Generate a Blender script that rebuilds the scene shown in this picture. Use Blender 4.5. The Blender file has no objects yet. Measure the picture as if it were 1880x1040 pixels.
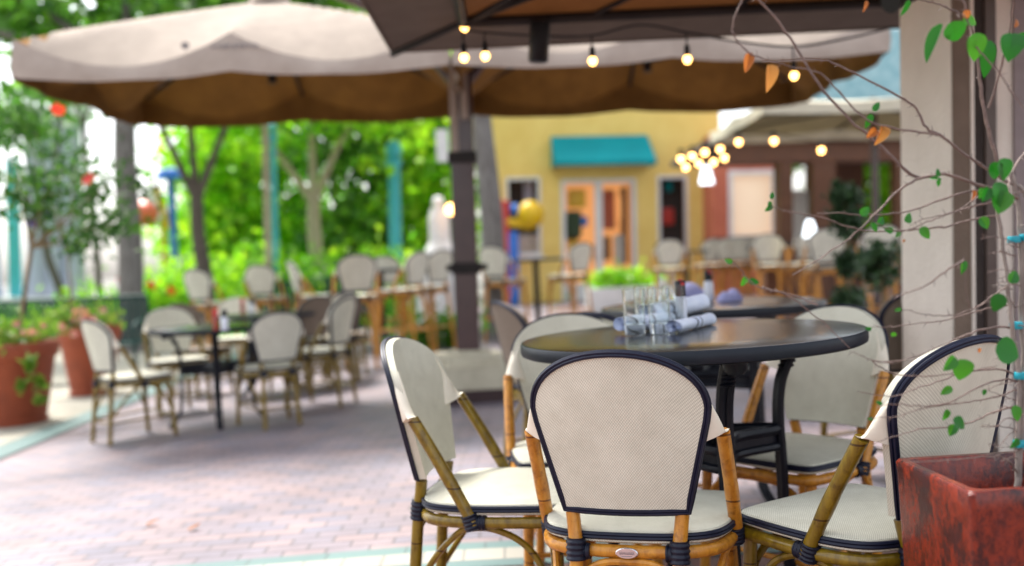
import bpy, math, random
import numpy as np
from mathutils import Vector, Matrix

random.seed(7)
RNG = np.random.default_rng(7)
PI = math.pi
S = bpy.context.scene
C = bpy.data.collections.new("terrace"); S.collection.children.link(C)

# ------------------------------------------------------------------ camera
F, PITCH, ROLL, H = 1850.0, .0255, .049, 1.09          # focal length in photo pixels, tilt, roll, eye height
cp, sp, cr_, sr_ = math.cos(PITCH), math.sin(PITCH), math.cos(ROLL), math.sin(ROLL)
def ray(px, py):
    dx, dy = px-940, py-520
    x = dx*cr_-dy*sr_; y = dx*sr_+dy*cr_
    X, u = x/F, -y/F
    return Vector((X, cp+u*sp, u*cp-sp))
def P(px, py, Y):                                       # the place at distance Y seen at that point of the photo
    r = ray(px, py); r = r*(Y/r.y); r.z += H; return r
def gz(x, y):                                           # the terrace falls gently to the left
    return -.03*max(0.0, min(-x-.3, 4.0))
def G(px, py, z=0.0):
    p = None; zz = z
    for _ in range(6):
        r = ray(px, py); r = r*((zz-H)/r.z); p = Vector((r.x, r.y, zz)); zz = z+gz(p.x, p.y)
    return p
cam_d = bpy.data.cameras.new("camera"); cam = bpy.data.objects.new("camera", cam_d); S.collection.objects.link(cam)
R0, U0, FW = Vector((1,0,0)), Vector((0,sp,cp)), Vector((0,cp,-sp))
Rv, Uv = R0*cr_-U0*sr_, R0*sr_+U0*cr_
cam.matrix_world = Matrix(((Rv.x,Uv.x,-FW.x,0),(Rv.y,Uv.y,-FW.y,0),(Rv.z,Uv.z,-FW.z,H),(0,0,0,1)))
cam_d.sensor_width = 36; cam_d.lens = F/1880*36; cam_d.clip_end = 1000; cam_d.clip_start = .05
cam_d.dof.use_dof = True; cam_d.dof.focus_distance = 2.2; cam_d.dof.aperture_fstop = 1.6
S.camera = cam

# ------------------------------------------------------------------ mesh helpers
class MB:
    def __init__(s): s.v=[]; s.f=[]
    def add(s, v, f):
        n=len(s.v); s.v += [tuple(p) for p in v]; s.f += [tuple(i+n for i in q) for q in f]; return s
    def build(s, name, mat, parent=None, smooth=True, loc=None, kind=None):
        m = bpy.data.meshes.new(name); m.from_pydata(s.v, [], s.f); m.update()
        if smooth: m.shade_smooth(); m.set_sharp_from_angle(angle=math.radians(42))
        if mat: m.materials.append(mat)
        o = bpy.data.objects.new(name, m); C.objects.link(o)
        if parent: o.parent = parent
        if loc is not None: o.location = loc
        if kind: o['kind'] = kind
        return o
def box(x0,x1,y0,y1,z0,z1):
    v=[(x0,y0,z0),(x1,y0,z0),(x1,y1,z0),(x0,y1,z0),(x0,y0,z1),(x1,y0,z1),(x1,y1,z1),(x0,y1,z1)]
    return v,[(0,3,2,1),(4,5,6,7),(0,1,5,4),(1,2,6,5),(2,3,7,6),(3,0,4,7)]
def bbox(x0,x1,y0,y1,z0,z1,b=.005):                     # a box with bevelled edges
    import bmesh
    bm=bmesh.new(); v,f=box(x0,x1,y0,y1,z0,z1); vs=[bm.verts.new(p) for p in v]
    for q in f: bm.faces.new([vs[i] for i in q])
    bmesh.ops.bevel(bm, geom=bm.edges[:], offset=b, segments=2, affect='EDGES', profile=.6)
    bm.verts.index_update(); r=[tuple(v.co) for v in bm.verts],[tuple(v.index for v in f.verts) for f in bm.faces]; bm.free(); return r
def smooth_path(pts, n=6, closed=False):                # Catmull-Rom through the points
    p=[Vector(q) for q in pts]; out=[]; L=len(p); rng=range(L if closed else L-1)
    for i in rng:
        if closed: a,b,c,d=p[(i-1)%L],p[i],p[(i+1)%L],p[(i+2)%L]
        else: a,b,c,d=p[max(i-1,0)],p[i],p[i+1],p[min(i+2,L-1)]
        for k in range(n):
            t=k/n; out.append(.5*((2*b)+(c-a)*t+(2*a-5*b+4*c-d)*t*t+(3*b-a-3*c+d)*t**3))
    if not closed: out.append(p[-1])
    return out
def tube(pts, r, seg=10, closed=False, cap=True):
    p=[Vector(q) for q in pts]; n=len(p); R=r if hasattr(r,'__len__') else [r]*n
    v=[]; f=[]; nrm=None
    for i in range(n):
        t=(p[(i+1)%n]-p[i-1]) if closed else (p[min(i+1,n-1)]-p[max(i-1,0)])
        if t.length<1e-9: t=Vector((0,0,1))
        t.normalize()
        if nrm is None: nrm = t.orthogonal().normalized()
        nrm=(nrm-t*nrm.dot(t))
        nrm = nrm.normalized() if nrm.length>1e-6 else t.orthogonal().normalized()
        b=t.cross(nrm)
        for k in range(seg):
            a=2*PI*k/seg; v.append(p[i]+(nrm*math.cos(a)+b*math.sin(a))*R[i])
    for i in range(n if closed else n-1):
        j=(i+1)%n
        for k in range(seg):
            l=(k+1)%seg; f.append((i*seg+k,i*seg+l,j*seg+l,j*seg+k))
    if cap and not closed: f += [tuple(range(seg-1,-1,-1)), tuple((n-1)*seg+k for k in range(seg))]
    return v,f
def lathe(prof, seg=32, cx=0, cy=0):
    v=[];f=[];n=len(prof)
    for r,z in prof:
        for k in range(seg):
            a=2*PI*k/seg; v.append((cx+r*math.cos(a),cy+r*math.sin(a),z))
    for i in range(n-1):
        for k in range(seg):
            l=(k+1)%seg; f.append((i*seg+k,i*seg+l,(i+1)*seg+l,(i+1)*seg+k))
    if prof[0][0]>1e-4: f.append(tuple(range(seg-1,-1,-1)))
    if prof[-1][0]>1e-4: f.append(tuple((n-1)*seg+k for k in range(seg)))
    return v,f
def ball(c, r, sz=1, su=14, sv=8):
    return lathe([(max(r*math.sin(PI*i/sv),1e-5), c[2]-r*sz*math.cos(PI*i/sv)) for i in range(sv+1)], su, c[0], c[1])
def prism(poly, y0, y1):                                # an outline in x,z given a thickness in y
    n=len(poly); v=[(x,y0,z) for x,z in poly]+[(x,y1,z) for x,z in poly]
    return v,[tuple(range(n)),tuple(range(2*n-1,n-1,-1))]+[(i,i+n,(i+1)%n+n,(i+1)%n) for i in range(n)]
def grid(fn, nu, nv):
    v=[fn(i/nu, j/nv) for j in range(nv+1) for i in range(nu+1)]
    f=[(j*(nu+1)+i, j*(nu+1)+i+1, (j+1)*(nu+1)+i+1, (j+1)*(nu+1)+i) for j in range(nv) for i in range(nu)]
    return v,f
def thing(name, label, cat, loc=(0,0,0), rz=0, group=None, rot=None, s=1):
    o=bpy.data.objects.new(name,None); C.objects.link(o); o.location=loc; o.empty_display_size=.1
    o.rotation_euler = rot if rot else (0,0,rz); o.scale=(s,s,s)
    return tag(o,label,cat,group)
def tag(o, label=None, cat=None, group=None):
    if label: o['label']=label
    if cat: o['category']=cat
    if group: o['group']=group
    return o
def kids(o): return [c for c in C.objects if c.parent is o]
def copy_tree(o, parent=None):
    c=o.copy(); C.objects.link(c)
    if parent: c.parent=parent
    for k in kids(o): copy_tree(k,c)
    return c

# ------------------------------------------------------------------ materials
def newmat(name):
    m=bpy.data.materials.new(name); m.use_nodes=True; nt=m.node_tree
    return m,nt,nt.nodes['Principled BSDF']
def N(nt,t,**kw):
    n=nt.nodes.new(t)
    for k,v in kw.items():
        if k.startswith('_'): setattr(n,k[1:],v)
        else: n.inputs[k.replace('_',' ')].default_value=v
    return n
def rgba(c): return (c[0],c[1],c[2],1)
def pm(name, c1, c2=None, scale=12, rough=.6, bump=0, bscale=None, metal=0, spec=.5, detail=4, stretch=None, coat=0, trans=0, ramp=(.35,.65)):
    """principled material, two colours mixed by noise, optional bump"""
    m,nt,b=newmat(name); c2=c2 or tuple(x*.8 for x in c1)
    tc=N(nt,'ShaderNodeTexCoord'); mp=N(nt,'ShaderNodeMapping')
    if stretch: mp.inputs['Scale'].default_value=stretch
    nt.links.new(tc.outputs['Object'],mp.inputs['Vector'])
    no=N(nt,'ShaderNodeTexNoise',Scale=scale,Detail=detail,Roughness=.6); nt.links.new(mp.outputs[0],no.inputs['Vector'])
    r=N(nt,'ShaderNodeValToRGB'); r.color_ramp.elements[0].color=rgba(c1); r.color_ramp.elements[1].color=rgba(c2)
    r.color_ramp.elements[0].position=ramp[0]; r.color_ramp.elements[1].position=ramp[1]
    nt.links.new(no.outputs['Fac'],r.inputs['Fac']); nt.links.new(r.outputs[0],b.inputs['Base Color'])
    b.inputs['Roughness'].default_value=rough; b.inputs['Metallic'].default_value=metal
    b.inputs['Specular IOR Level'].default_value=spec
    if coat: b.inputs['Coat Weight'].default_value=coat; b.inputs['Coat Roughness'].default_value=.12
    if bump:
        n2=N(nt,'ShaderNodeTexNoise',Scale=bscale or scale*4,Detail=5); nt.links.new(mp.outputs[0],n2.inputs['Vector'])
        bp=N(nt,'ShaderNodeBump',Strength=bump,Distance=.01); nt.links.new(n2.outputs['Fac'],bp.inputs['Height']); nt.links.new(bp.outputs[0],b.inputs['Normal'])
    if trans:
        t=N(nt,'ShaderNodeBsdfTranslucent'); nt.links.new(r.outputs[0],t.inputs['Color'])
        mx=N(nt,'ShaderNodeMixShader',Fac=trans); nt.links.new(b.outputs[0],mx.inputs[1]); nt.links.new(t.outputs[0],mx.inputs[2])
        nt.links.new(mx.outputs[0],nt.nodes['Material Output'].inputs['Surface'])
    return m
def bamboo(m):
    """dark growth rings along the canes and a little scuffing"""
    nt=m.node_tree; b=nt.nodes['Principled BSDF']; src=b.inputs['Base Color'].links[0].from_socket
    tc=N(nt,'ShaderNodeTexCoord'); sp_=N(nt,'ShaderNodeSeparateXYZ'); nt.links.new(tc.outputs['Object'],sp_.inputs[0])
    no=N(nt,'ShaderNodeTexNoise',Scale=3,Detail=2); nt.links.new(tc.outputs['Object'],no.inputs['Vector'])
    ml=N(nt,'ShaderNodeMath',_operation='MULTIPLY_ADD'); ml.inputs[1].default_value=.05; nt.links.new(no.outputs['Fac'],ml.inputs[0]); nt.links.new(sp_.outputs['Z'],ml.inputs[2])
    md=N(nt,'ShaderNodeMath',_operation='PINGPONG'); md.inputs[1].default_value=.0875; nt.links.new(ml.outputs[0],md.inputs[0])
    r=N(nt,'ShaderNodeValToRGB'); e=r.color_ramp.elements; e[0].position=0; e[0].color=(.22,.16,.12,1); e[1].position=.055; e[1].color=(1,1,1,1)
    q=e.new(.022); q.color=(.35,.27,.2,1); q=e.new(.034); q.color=(1.1,1.05,1,1)
    dv=N(nt,'ShaderNodeMath',_operation='DIVIDE'); dv.inputs[1].default_value=.0875; nt.links.new(md.outputs[0],dv.inputs[0]); nt.links.new(dv.outputs[0],r.inputs['Fac'])
    n2=N(nt,'ShaderNodeTexNoise',Scale=38,Detail=5,Roughness=.7); nt.links.new(tc.outputs['Object'],n2.inputs['Vector'])
    r2=N(nt,'ShaderNodeValToRGB'); r2.color_ramp.elements[0].position=.32; r2.color_ramp.elements[0].color=(.55,.5,.45,1); r2.color_ramp.elements[1].position=.5; r2.color_ramp.elements[1].color=(1,1,1,1); nt.links.new(n2.outputs['Fac'],r2.inputs['Fac'])
    a=N(nt,'ShaderNodeMix',_data_type='RGBA',_blend_type='MULTIPLY'); a.inputs[0].default_value=1; nt.links.new(src,a.inputs[6]); nt.links.new(r.outputs[0],a.inputs[7])
    c=N(nt,'ShaderNodeMix',_data_type='RGBA',_blend_type='MULTIPLY'); c.inputs[0].default_value=1; nt.links.new(a.outputs[2],c.inputs[6]); nt.links.new(r2.outputs[0],c.inputs[7])
    nt.links.new(c.outputs[2],b.inputs['Base Color'])
def leafmat(name, cols, trans=.5, rough=.45):
    """leaves: each leaf (mesh island) takes its own colour of the list"""
    m,nt,b=newmat(name); g=N(nt,'ShaderNodeNewGeometry'); r=N(nt,'ShaderNodeValToRGB'); r.color_ramp.interpolation='LINEAR'
    e=r.color_ramp.elements
    while len(e)<len(cols): e.new(.5)
    for i,c in enumerate(cols): e[i].position=i/(len(cols)-1); e[i].color=rgba(c)
    nt.links.new(g.outputs['Random Per Island'],r.inputs['Fac']); nt.links.new(r.outputs[0],b.inputs['Base Color']); b.inputs['Roughness'].default_value=rough
    t=N(nt,'ShaderNodeBsdfTranslucent'); nt.links.new(r.outputs[0],t.inputs['Color'])
    mx=N(nt,'ShaderNodeMixShader',Fac=trans); nt.links.new(b.outputs[0],mx.inputs[1]); nt.links.new(t.outputs[0],mx.inputs[2])
    nt.links.new(mx.outputs[0],nt.nodes['Material Output'].inputs['Surface'])
    return m
def emis(name, c, s):
    m,nt,b=newmat(name); b.inputs['Emission Color'].default_value=rgba(c); b.inputs['Emission Strength'].default_value=s; b.inputs['Base Color'].default_value=rgba(c); return m
def weave(name, c1, c2, size=.0034):
    """sling fabric: a fine basket weave with faint soiling"""
    m,nt,b=newmat(name); tc=N(nt,'ShaderNodeTexCoord')
    sep=N(nt,'ShaderNodeSeparateXYZ'); nt.links.new(tc.outputs['Object'],sep.inputs[0])
    ad=N(nt,'ShaderNodeMath',_operation='ADD'); nt.links.new(sep.outputs['Y'],ad.inputs[0]); nt.links.new(sep.outputs['Z'],ad.inputs[1])
    cb=N(nt,'ShaderNodeCombineXYZ'); nt.links.new(sep.outputs['X'],cb.inputs[0]); nt.links.new(ad.outputs[0],cb.inputs[1])
    ck=N(nt,'ShaderNodeTexChecker',Scale=1/size); nt.links.new(cb.outputs[0],ck.inputs['Vector'])
    no=N(nt,'ShaderNodeTexNoise',Scale=7,Detail=9,Roughness=.75); nt.links.new(tc.outputs['Object'],no.inputs['Vector'])
    r=N(nt,'ShaderNodeValToRGB'); r.color_ramp.elements[0].position=.3; r.color_ramp.elements[1].position=.7
    r.color_ramp.elements[0].color=rgba(c2); r.color_ramp.elements[1].color=rgba(c1); nt.links.new(no.outputs['Fac'],r.inputs['Fac'])
    mx=N(nt,'ShaderNodeMix',_data_type='RGBA',_blend_type='MULTIPLY'); mx.inputs[0].default_value=1
    rr=N(nt,'ShaderNodeValToRGB'); rr.color_ramp.elements[0].color=(.72,.71,.69,1); rr.color_ramp.elements[1].color=(1,1,1,1)
    nt.links.new(ck.outputs['Fac'],rr.inputs['Fac']); nt.links.new(r.outputs[0],mx.inputs[6]); nt.links.new(rr.outputs[0],mx.inputs[7])
    nt.links.new(mx.outputs[2],b.inputs['Base Color']); b.inputs['Roughness'].default_value=.75; b.inputs['Specular IOR Level'].default_value=.2
    bp=N(nt,'ShaderNodeBump',Strength=.35,Distance=.001); nt.links.new(ck.outputs['Fac'],bp.inputs['Height']); nt.links.new(bp.outputs[0],b.inputs['Normal'])
    return m
def glass(name, tint=(1,1,1)):
    m,nt,b=newmat(name); b.inputs['Base Color'].default_value=rgba(tint); b.inputs['Transmission Weight'].default_value=1; b.inputs['Roughness'].default_value=.02; b.inputs['IOR'].default_value=1.47; return m
def bricks(name, cols, mortar, rot, sx=.2, sy=.1):
    m,nt,b=newmat(name); tc=N(nt,'ShaderNodeTexCoord'); mp=N(nt,'ShaderNodeMapping'); mp.inputs['Rotation'].default_value=(0,0,rot)
    nt.links.new(tc.outputs['Object'],mp.inputs['Vector'])
    br=N(nt,'ShaderNodeTexBrick',Color1=rgba(cols[0]),Color2=rgba(cols[1]),Mortar=rgba(mortar),Scale=1.0,Mortar_Size=.005,Mortar_Smooth=.2,Bias=0.0,Brick_Width=sx,Row_Height=sy)
    nt.links.new(mp.outputs[0],br.inputs['Vector'])
    no=N(nt,'ShaderNodeTexNoise',Scale=1.3,Detail=6,Roughness=.7); nt.links.new(tc.outputs['Object'],no.inputs['Vector'])
    r=N(nt,'ShaderNodeValToRGB'); r.color_ramp.elements[0].position=.3; r.color_ramp.elements[1].position=.72
    r.color_ramp.elements[0].color=rgba(cols[2]); r.color_ramp.elements[1].color=(1,1,1,1); nt.links.new(no.outputs['Fac'],r.inputs['Fac'])
    mx=N(nt,'ShaderNodeMix',_data_type='RGBA',_blend_type='MULTIPLY'); mx.inputs[0].default_value=1
    nt.links.new(br.outputs['Color'],mx.inputs[6]); nt.links.new(r.outputs[0],mx.inputs[7])
    nt.links.new(mx.outputs[2],b.inputs['Base Color']); b.inputs['Roughness'].default_value=.55
    bp=N(nt,'ShaderNodeBump',Strength=.5,Distance=.004); bp.invert=True
    nt.links.new(br.outputs['Fac'],bp.inputs['Height']); nt.links.new(bp.outputs[0],b.inputs['Normal'])
    return m

M={}
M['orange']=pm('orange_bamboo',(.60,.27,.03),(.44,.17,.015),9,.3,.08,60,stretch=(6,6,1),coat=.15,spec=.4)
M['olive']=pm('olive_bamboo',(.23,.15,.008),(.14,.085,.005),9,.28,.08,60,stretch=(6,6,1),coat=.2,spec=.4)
bamboo(M['orange']); bamboo(M['olive'])
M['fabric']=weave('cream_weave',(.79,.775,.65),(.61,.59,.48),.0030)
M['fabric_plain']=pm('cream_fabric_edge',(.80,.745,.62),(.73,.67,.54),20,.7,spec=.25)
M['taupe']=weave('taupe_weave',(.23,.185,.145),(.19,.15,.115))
M['navy']=pm('navy_cane',(.004,.006,.020),(.008,.011,.030),30,.42,.05,80,spec=.3)
M['binding']=pm('navy_binding',(.005,.007,.018),(.009,.012,.026),50,.4,.2,120,spec=.3)
M['badge']=pm('badge_metal',(.75,.76,.78),(.6,.62,.65),40,.22,metal=1)
M['badge_ink']=pm('badge_engraving',(.12,.13,.16),(.2,.2,.24),40,.4,metal=.6)
M['iron']=pm('dark_table_iron',(.003,.004,.009),(.006,.007,.013),18,.42,.1,60,spec=.25)
M['rim']=pm('dark_table_edge',(.004,.007,.014),(.007,.010,.018),25,.42,.03,90,spec=.3)
M['napkin']=pm('napkin_cloth',(.84,.89,1.0),(.74,.80,.97),26,.85,.3,140)
M['stripe']=pm('napkin_stripe',(.02,.025,.06),(.03,.04,.09),40,.8)
M['glass']=glass('clear_glass',(.96,1,.99)); M['glass_base']=glass('teal_glass_base',(.72,.90,.95))
M['black']=pm('black_plastic',(.004,.004,.006),(.007,.007,.009),20,.4,spec=.25)
M['red']=pm('red_cap',(.55,.02,.02),(.42,.015,.015),20,.4)
M['salt']=pm('bottle_white',(.7,.72,.78),(.55,.58,.68),20,.3)
M['sauce']=pm('red_sauce',(.30,.04,.02),(.22,.03,.02),20,.25)
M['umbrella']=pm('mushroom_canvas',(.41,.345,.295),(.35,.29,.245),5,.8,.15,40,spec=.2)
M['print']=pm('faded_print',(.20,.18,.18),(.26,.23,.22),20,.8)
M['inner_shade']=pm('brown_painted_shade',(.27,.135,.026),(.21,.10,.018),5,.9,.1,40,trans=.35)  # shade under the mushroom canvas, put into the colour
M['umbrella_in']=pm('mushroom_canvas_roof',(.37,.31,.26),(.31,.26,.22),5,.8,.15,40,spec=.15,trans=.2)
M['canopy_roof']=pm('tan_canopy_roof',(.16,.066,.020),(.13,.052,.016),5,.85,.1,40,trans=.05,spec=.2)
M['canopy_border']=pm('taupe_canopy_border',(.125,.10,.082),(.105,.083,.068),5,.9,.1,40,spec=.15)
M['olive_inner_shade']=pm('olive_painted_shade',(.30,.26,.12),(.24,.205,.095),4,.9)  # shading beneath the cream canvas, put into the colour
M['cream']=pm('cream_canvas',(.60,.56,.43),(.52,.48,.36),4,.85,.1,30,trans=.05)
M['mast']=pm('brown_mast_paint',(.062,.031,.030),(.048,.024,.024),9,.3,.04,40,coat=.3)
M['frame']=pm('dark_umbrella_frame',(.010,.007,.006),(.016,.011,.009),12,.5,spec=.25)
M['stone']=pm('planter_stone',(.52,.48,.36),(.42,.38,.28),7,.85,.4,50)
M['stone_dark']=pm('planter_plinth',(.045,.022,.022),(.035,.016,.016),7,.7,.2,40)
M['path']=pm('path_gravel',(.34,.32,.26),(.25,.235,.19),5,.9,.4,60)
M['terracotta']=pm('terracotta',(.30,.058,.018),(.22,.042,.014),6,.7,.25,40)
M['soil']=pm('soil',(.03,.02,.014),(.05,.033,.022),30,.95,.8,60)
M['bark']=pm('grey_bark',(.20,.19,.18),(.11,.10,.09),7,.9,.9,20,stretch=(3,3,.7))
M['bark_brown']=pm('brown_bark',(.13,.105,.085),(.07,.055,.045),7,.9,.9,20,stretch=(3,3,.7))
M['bark_pale']=pm('pale_bark',(.42,.36,.24),(.30,.25,.17),6,.9,.6,20,stretch=(3,3,.7))
M['stake']=pm('tree_stem',(.24,.17,.09),(.16,.11,.06),12,.8,.4,40,stretch=(4,4,1))
M['twig']=pm('thorny_twig',(.17,.115,.095),(.105,.07,.06),40,.6,.4,150)
M['twig_pale']=pm('pale_stem',(.27,.23,.20),(.15,.125,.11),30,.7,.4,120,stretch=(2,2,.6))
M['tie']=pm('teal_plant_tie',(.0,.30,.36),(.0,.24,.31),30,.45)
M['yellow']=pm('yellow_render',(.84,.62,.19),(.78,.55,.15),2.2,.85,.15,40)
M['teal']=pm('turquoise_awning',(.0,.25,.28),(.0,.21,.24),2,.7,spec=.15)
M['tealroof']=pm('pale_teal_roof',(.40,.60,.63),(.20,.42,.47),5,.6,.2,20)
M['coral']=pm('coral_render',(.55,.155,.085),(.48,.125,.07),2.2,.85,.1,40)
M['white']=pm('white_paint',(.74,.73,.72),(.66,.65,.64),5,.5)
M['timber']=pm('brown_timber',(.13,.045,.014),(.085,.03,.010),5,.55,.2,30,stretch=(1,1,5))
M['dark_in']=pm('dark_interior',(.03,.022,.018),(.05,.035,.03),3,.8)
M['pane']=pm('window_pane',(.03,.03,.045),(.02,.02,.03),3,.08)
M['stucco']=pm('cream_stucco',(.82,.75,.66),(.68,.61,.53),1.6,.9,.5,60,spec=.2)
M['stucco_shade']=pm('shaded_stucco',(.19,.14,.105),(.15,.11,.08),6,.9,.4,90)  # cream stucco with shade put into the colour
M['bronze']=pm('brown_window_frame',(.10,.07,.055),(.075,.05,.04),10,.45)
M['sash']=pm('mauve_window_sash',(.26,.21,.21),(.22,.175,.175),10,.5)
M['bench']=pm('green_bench_metal',(.005,.035,.03),(.008,.048,.04),10,.5,spec=.25)
M['bulb']=emis('warm_bulb',(1,.50,.13),3.2)
M['bulb_small']=emis('warm_bulb_far',(1,.50,.15),4.2)
M['shade_lamp']=emis('white_lamp',(.85,.93,1),.9)
M['lit']=emis('lit_shop_room',(.80,.36,.12),.26)
M['lit_pale']=emis('lit_pale_room',(.80,.62,.44),.16)
M['pale_panel']=pm('pale_window_blind',(.62,.6,.55),(.54,.52,.48),2,.7)
M['toy_yellow']=pm('yellow_plastic',(.75,.47,.0),(.7,.42,.0),3,.35)
M['toy_red']=pm('red_plastic',(.58,.035,.02),(.5,.03,.02),3,.35)
M['toy_blue']=pm('blue_plastic',(.02,.16,.62),(.02,.13,.52),3,.35)
M['toy_salmon']=pm('salmon_plastic',(.8,.17,.09),(.72,.14,.08),3,.4)
M['mauve_wall']=pm('lavender_wall',(.42,.43,.54),(.35,.36,.47),1.5,.8)
M['aqua_post']=pm('aqua_post_paint',(.05,.42,.46),(.04,.36,.4),4,.5)
M['leaf_pot']=leafmat('potted_leaves',[(.02,.085,.012),(.04,.13,.015),(.08,.20,.02),(.02,.065,.015)],.45,.6)
M['leaf_dark']=leafmat('dark_leaves',[(.02,.05,.022),(.03,.075,.025),(.05,.11,.03)],.25)
M['leaf_tree']=leafmat('tree_leaves',[(.05,.17,.025),(.10,.29,.025),(.18,.42,.03),(.05,.14,.03)],.55)
M['leaf_bright']=leafmat('bright_leaves',[(.15,.46,.012),(.30,.66,.018),(.50,.78,.03),(.10,.34,.02)],.62)
M['leaf_yellow']=leafmat('trailing_leaves',[(.16,.30,.02),(.10,.24,.02),(.30,.36,.04)],.5)
M['petal']=leafmat('red_petals',[(.62,.02,.012),(.70,.05,.02),(.55,.02,.02)],.35)
M['petal_violet']=leafmat('violet_petals',[(.07,.04,.34),(.12,.07,.4),(.06,.07,.34)],.3)
M['petal_warm']=leafmat('pink_petals',[(.6,.13,.12),(.62,.3,.16),(.5,.2,.3)],.35)
M['grass']=leafmat('grass_blades',[(.10,.33,.02),(.16,.42,.02),(.07,.25,.02)],.4)
M['leaf_near']=leafmat('heart_leaves',[(.008,.10,.008),(.014,.15,.01),(.05,.22,.012)],.35,.5)
M['leaf_dry']=leafmat('dry_leaves',[(.40,.13,.02),(.30,.10,.03),(.46,.22,.05)],.4,.5)
M['lawn']=pm('lawn_soil',(.10,.34,.015),(.07,.24,.015),3,.95,.3,30)
M['ground']=pm('far_ground',(.20,.19,.17),(.14,.14,.12),.6,.95)
M['pavers']=bricks('brick_pavers',((.30,.225,.228),(.19,.18,.225),(.50,.48,.49)),(.10,.09,.095),.02,.17,.085)
M['pavers_red']=bricks('red_brick_pavers',((.22,.10,.085),(.17,.08,.07),(.7,.7,.7)),(.12,.1,.09),.02)
M['teal_tile']=bricks('teal_tile_strip',((.115,.195,.185),(.10,.17,.165),(.8,.8,.8)),(.08,.12,.115),0,.30,.6)
M['cream_tile']=bricks('cream_tile_strip',((.36,.345,.29),(.31,.295,.25),(.8,.8,.8)),(.2,.19,.17),0,.15,.6)
# tabletop: dark laminate with a faint marbling
M['top']=pm('dark_laminate_top',(.005,.005,.006),(.009,.008,.008),9,.2,.008,30,spec=.22)
# glazed planter: oxblood and rust runs
def glaze():
    m,nt,b=newmat('oxblood_glaze'); tc=N(nt,'ShaderNodeTexCoord'); mp=N(nt,'ShaderNodeMapping'); mp.inputs['Scale'].default_value=(1,1,.6)
    nt.links.new(tc.outputs['Object'],mp.inputs[0])
    a=N(nt,'ShaderNodeTexNoise',Scale=7,Detail=10,Roughness=.8); nt.links.new(mp.outputs[0],a.inputs['Vector'])
    r=N(nt,'ShaderNodeValToRGB'); e=r.color_ramp.elements; e[0].position=.34; e[0].color=(.014,.009,.016,1); e[1].position=.70; e[1].color=(.22,.045,.008,1)
    for p,c in ((.44,(.055,.010,.009,1)),(.51,(.20,.022,.007,1)),(.58,(.10,.016,.014,1)),(.63,(.26,.048,.009,1))):
        q=e.new(p); q.color=c
    nt.links.new(a.outputs['Fac'],r.inputs['Fac'])
    n3=N(nt,'ShaderNodeTexNoise',Scale=70,Detail=6,Roughness=.75); nt.links.new(mp.outputs[0],n3.inputs['Vector'])
    r3=N(nt,'ShaderNodeValToRGB'); r3.color_ramp.elements[0].position=.35; r3.color_ramp.elements[0].color=(.45,.42,.5,1); r3.color_ramp.elements[1].position=.6; r3.color_ramp.elements[1].color=(1.15,1.1,1,1); nt.links.new(n3.outputs['Fac'],r3.inputs['Fac'])
    mx=N(nt,'ShaderNodeMix',_data_type='RGBA',_blend_type='MULTIPLY'); mx.inputs[0].default_value=1; nt.links.new(r.outputs[0],mx.inputs[6]); nt.links.new(r3.outputs[0],mx.inputs[7]); nt.links.new(mx.outputs[2],b.inputs['Base Color'])
    rr=N(nt,'ShaderNodeMapRange'); rr.inputs[3].default_value=.12; rr.inputs[4].default_value=.36; nt.links.new(a.outputs['Fac'],rr.inputs[0]); nt.links.new(rr.outputs[0],b.inputs['Roughness'])
    bp=N(nt,'ShaderNodeBump',Strength=.5,Distance=.003); nt.links.new(n3.outputs['Fac'],bp.inputs['Height']); nt.links.new(bp.outputs[0],b.inputs['Normal'])
    return m
M['glaze']=glaze()

# ------------------------------------------------------------------ foliage
def leaf_cloud(name, blobs, n, size, mat, parent=None, clumps=14, spread=.34, seed=1, flat=.0, kind=None, loc=None):
    """many folded leaf-shaped faces in clumps through the volume of the blobs (x,y,z,rx,ry,rz)"""
    rng=np.random.default_rng(seed); cs=[]
    vol=np.array([b[3]*b[4]*b[5] for b in blobs])**.67; cnt=np.maximum(1,(n*vol/vol.sum()).astype(int))
    for b,k in zip(blobs,cnt):
        d=rng.normal(size=(clumps,3)); d/=np.linalg.norm(d,axis=1)[:,None]
        cc=d*(rng.random(clumps)**.45)[:,None]*.82
        w=rng.random(clumps)+.25; w/=w.sum(); idx=rng.choice(clumps,size=k,p=w)
        off=rng.normal(size=(k,3))*spread*(.5+rng.random(clumps))[idx][:,None]
        cs.append((cc[idx]+off)*np.array(b[3:6])+np.array(b[:3]))
    c=np.concatenate(cs); k=len(c)
    a=rng.normal(size=(k,3)); a[:,2]-=.25; a/=np.linalg.norm(a,axis=1)[:,None]
    t=rng.normal(size=(k,3)); t[:,2]+=flat*3; bn=np.cross(a,t); bn/=np.linalg.norm(bn,axis=1)[:,None]; nn=np.cross(a,bn)
    L=(size*(.6+.8*rng.random(k)))[:,None]; W=L*.36
    v=np.stack([c-a*L*.5, c+bn*W-a*L*.08+nn*L*.08, c+a*L*.5, c-bn*W-a*L*.08+nn*L*.08],1).reshape(-1,3)
    m=bpy.data.meshes.new(name); m.vertices.add(4*k); m.vertices.foreach_set('co',v.astype(np.float32).ravel())
    i=np.arange(k)*4; tri=np.stack([i,i+1,i+2,i,i+2,i+3],1).reshape(-1)
    m.loops.add(6*k); m.loops.foreach_set('vertex_index',tri.astype(np.int32))
    m.polygons.add(2*k); m.polygons.foreach_set('loop_start',(np.arange(2*k)*3).astype(np.int32)); m.update(calc_edges=True)
    m.materials.append(mat); o=bpy.data.objects.new(name,m); C.objects.link(o)
    if parent: o.parent=parent
    if kind: o['kind']=kind
    if loc is not None: o.location=loc
    return o
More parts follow.
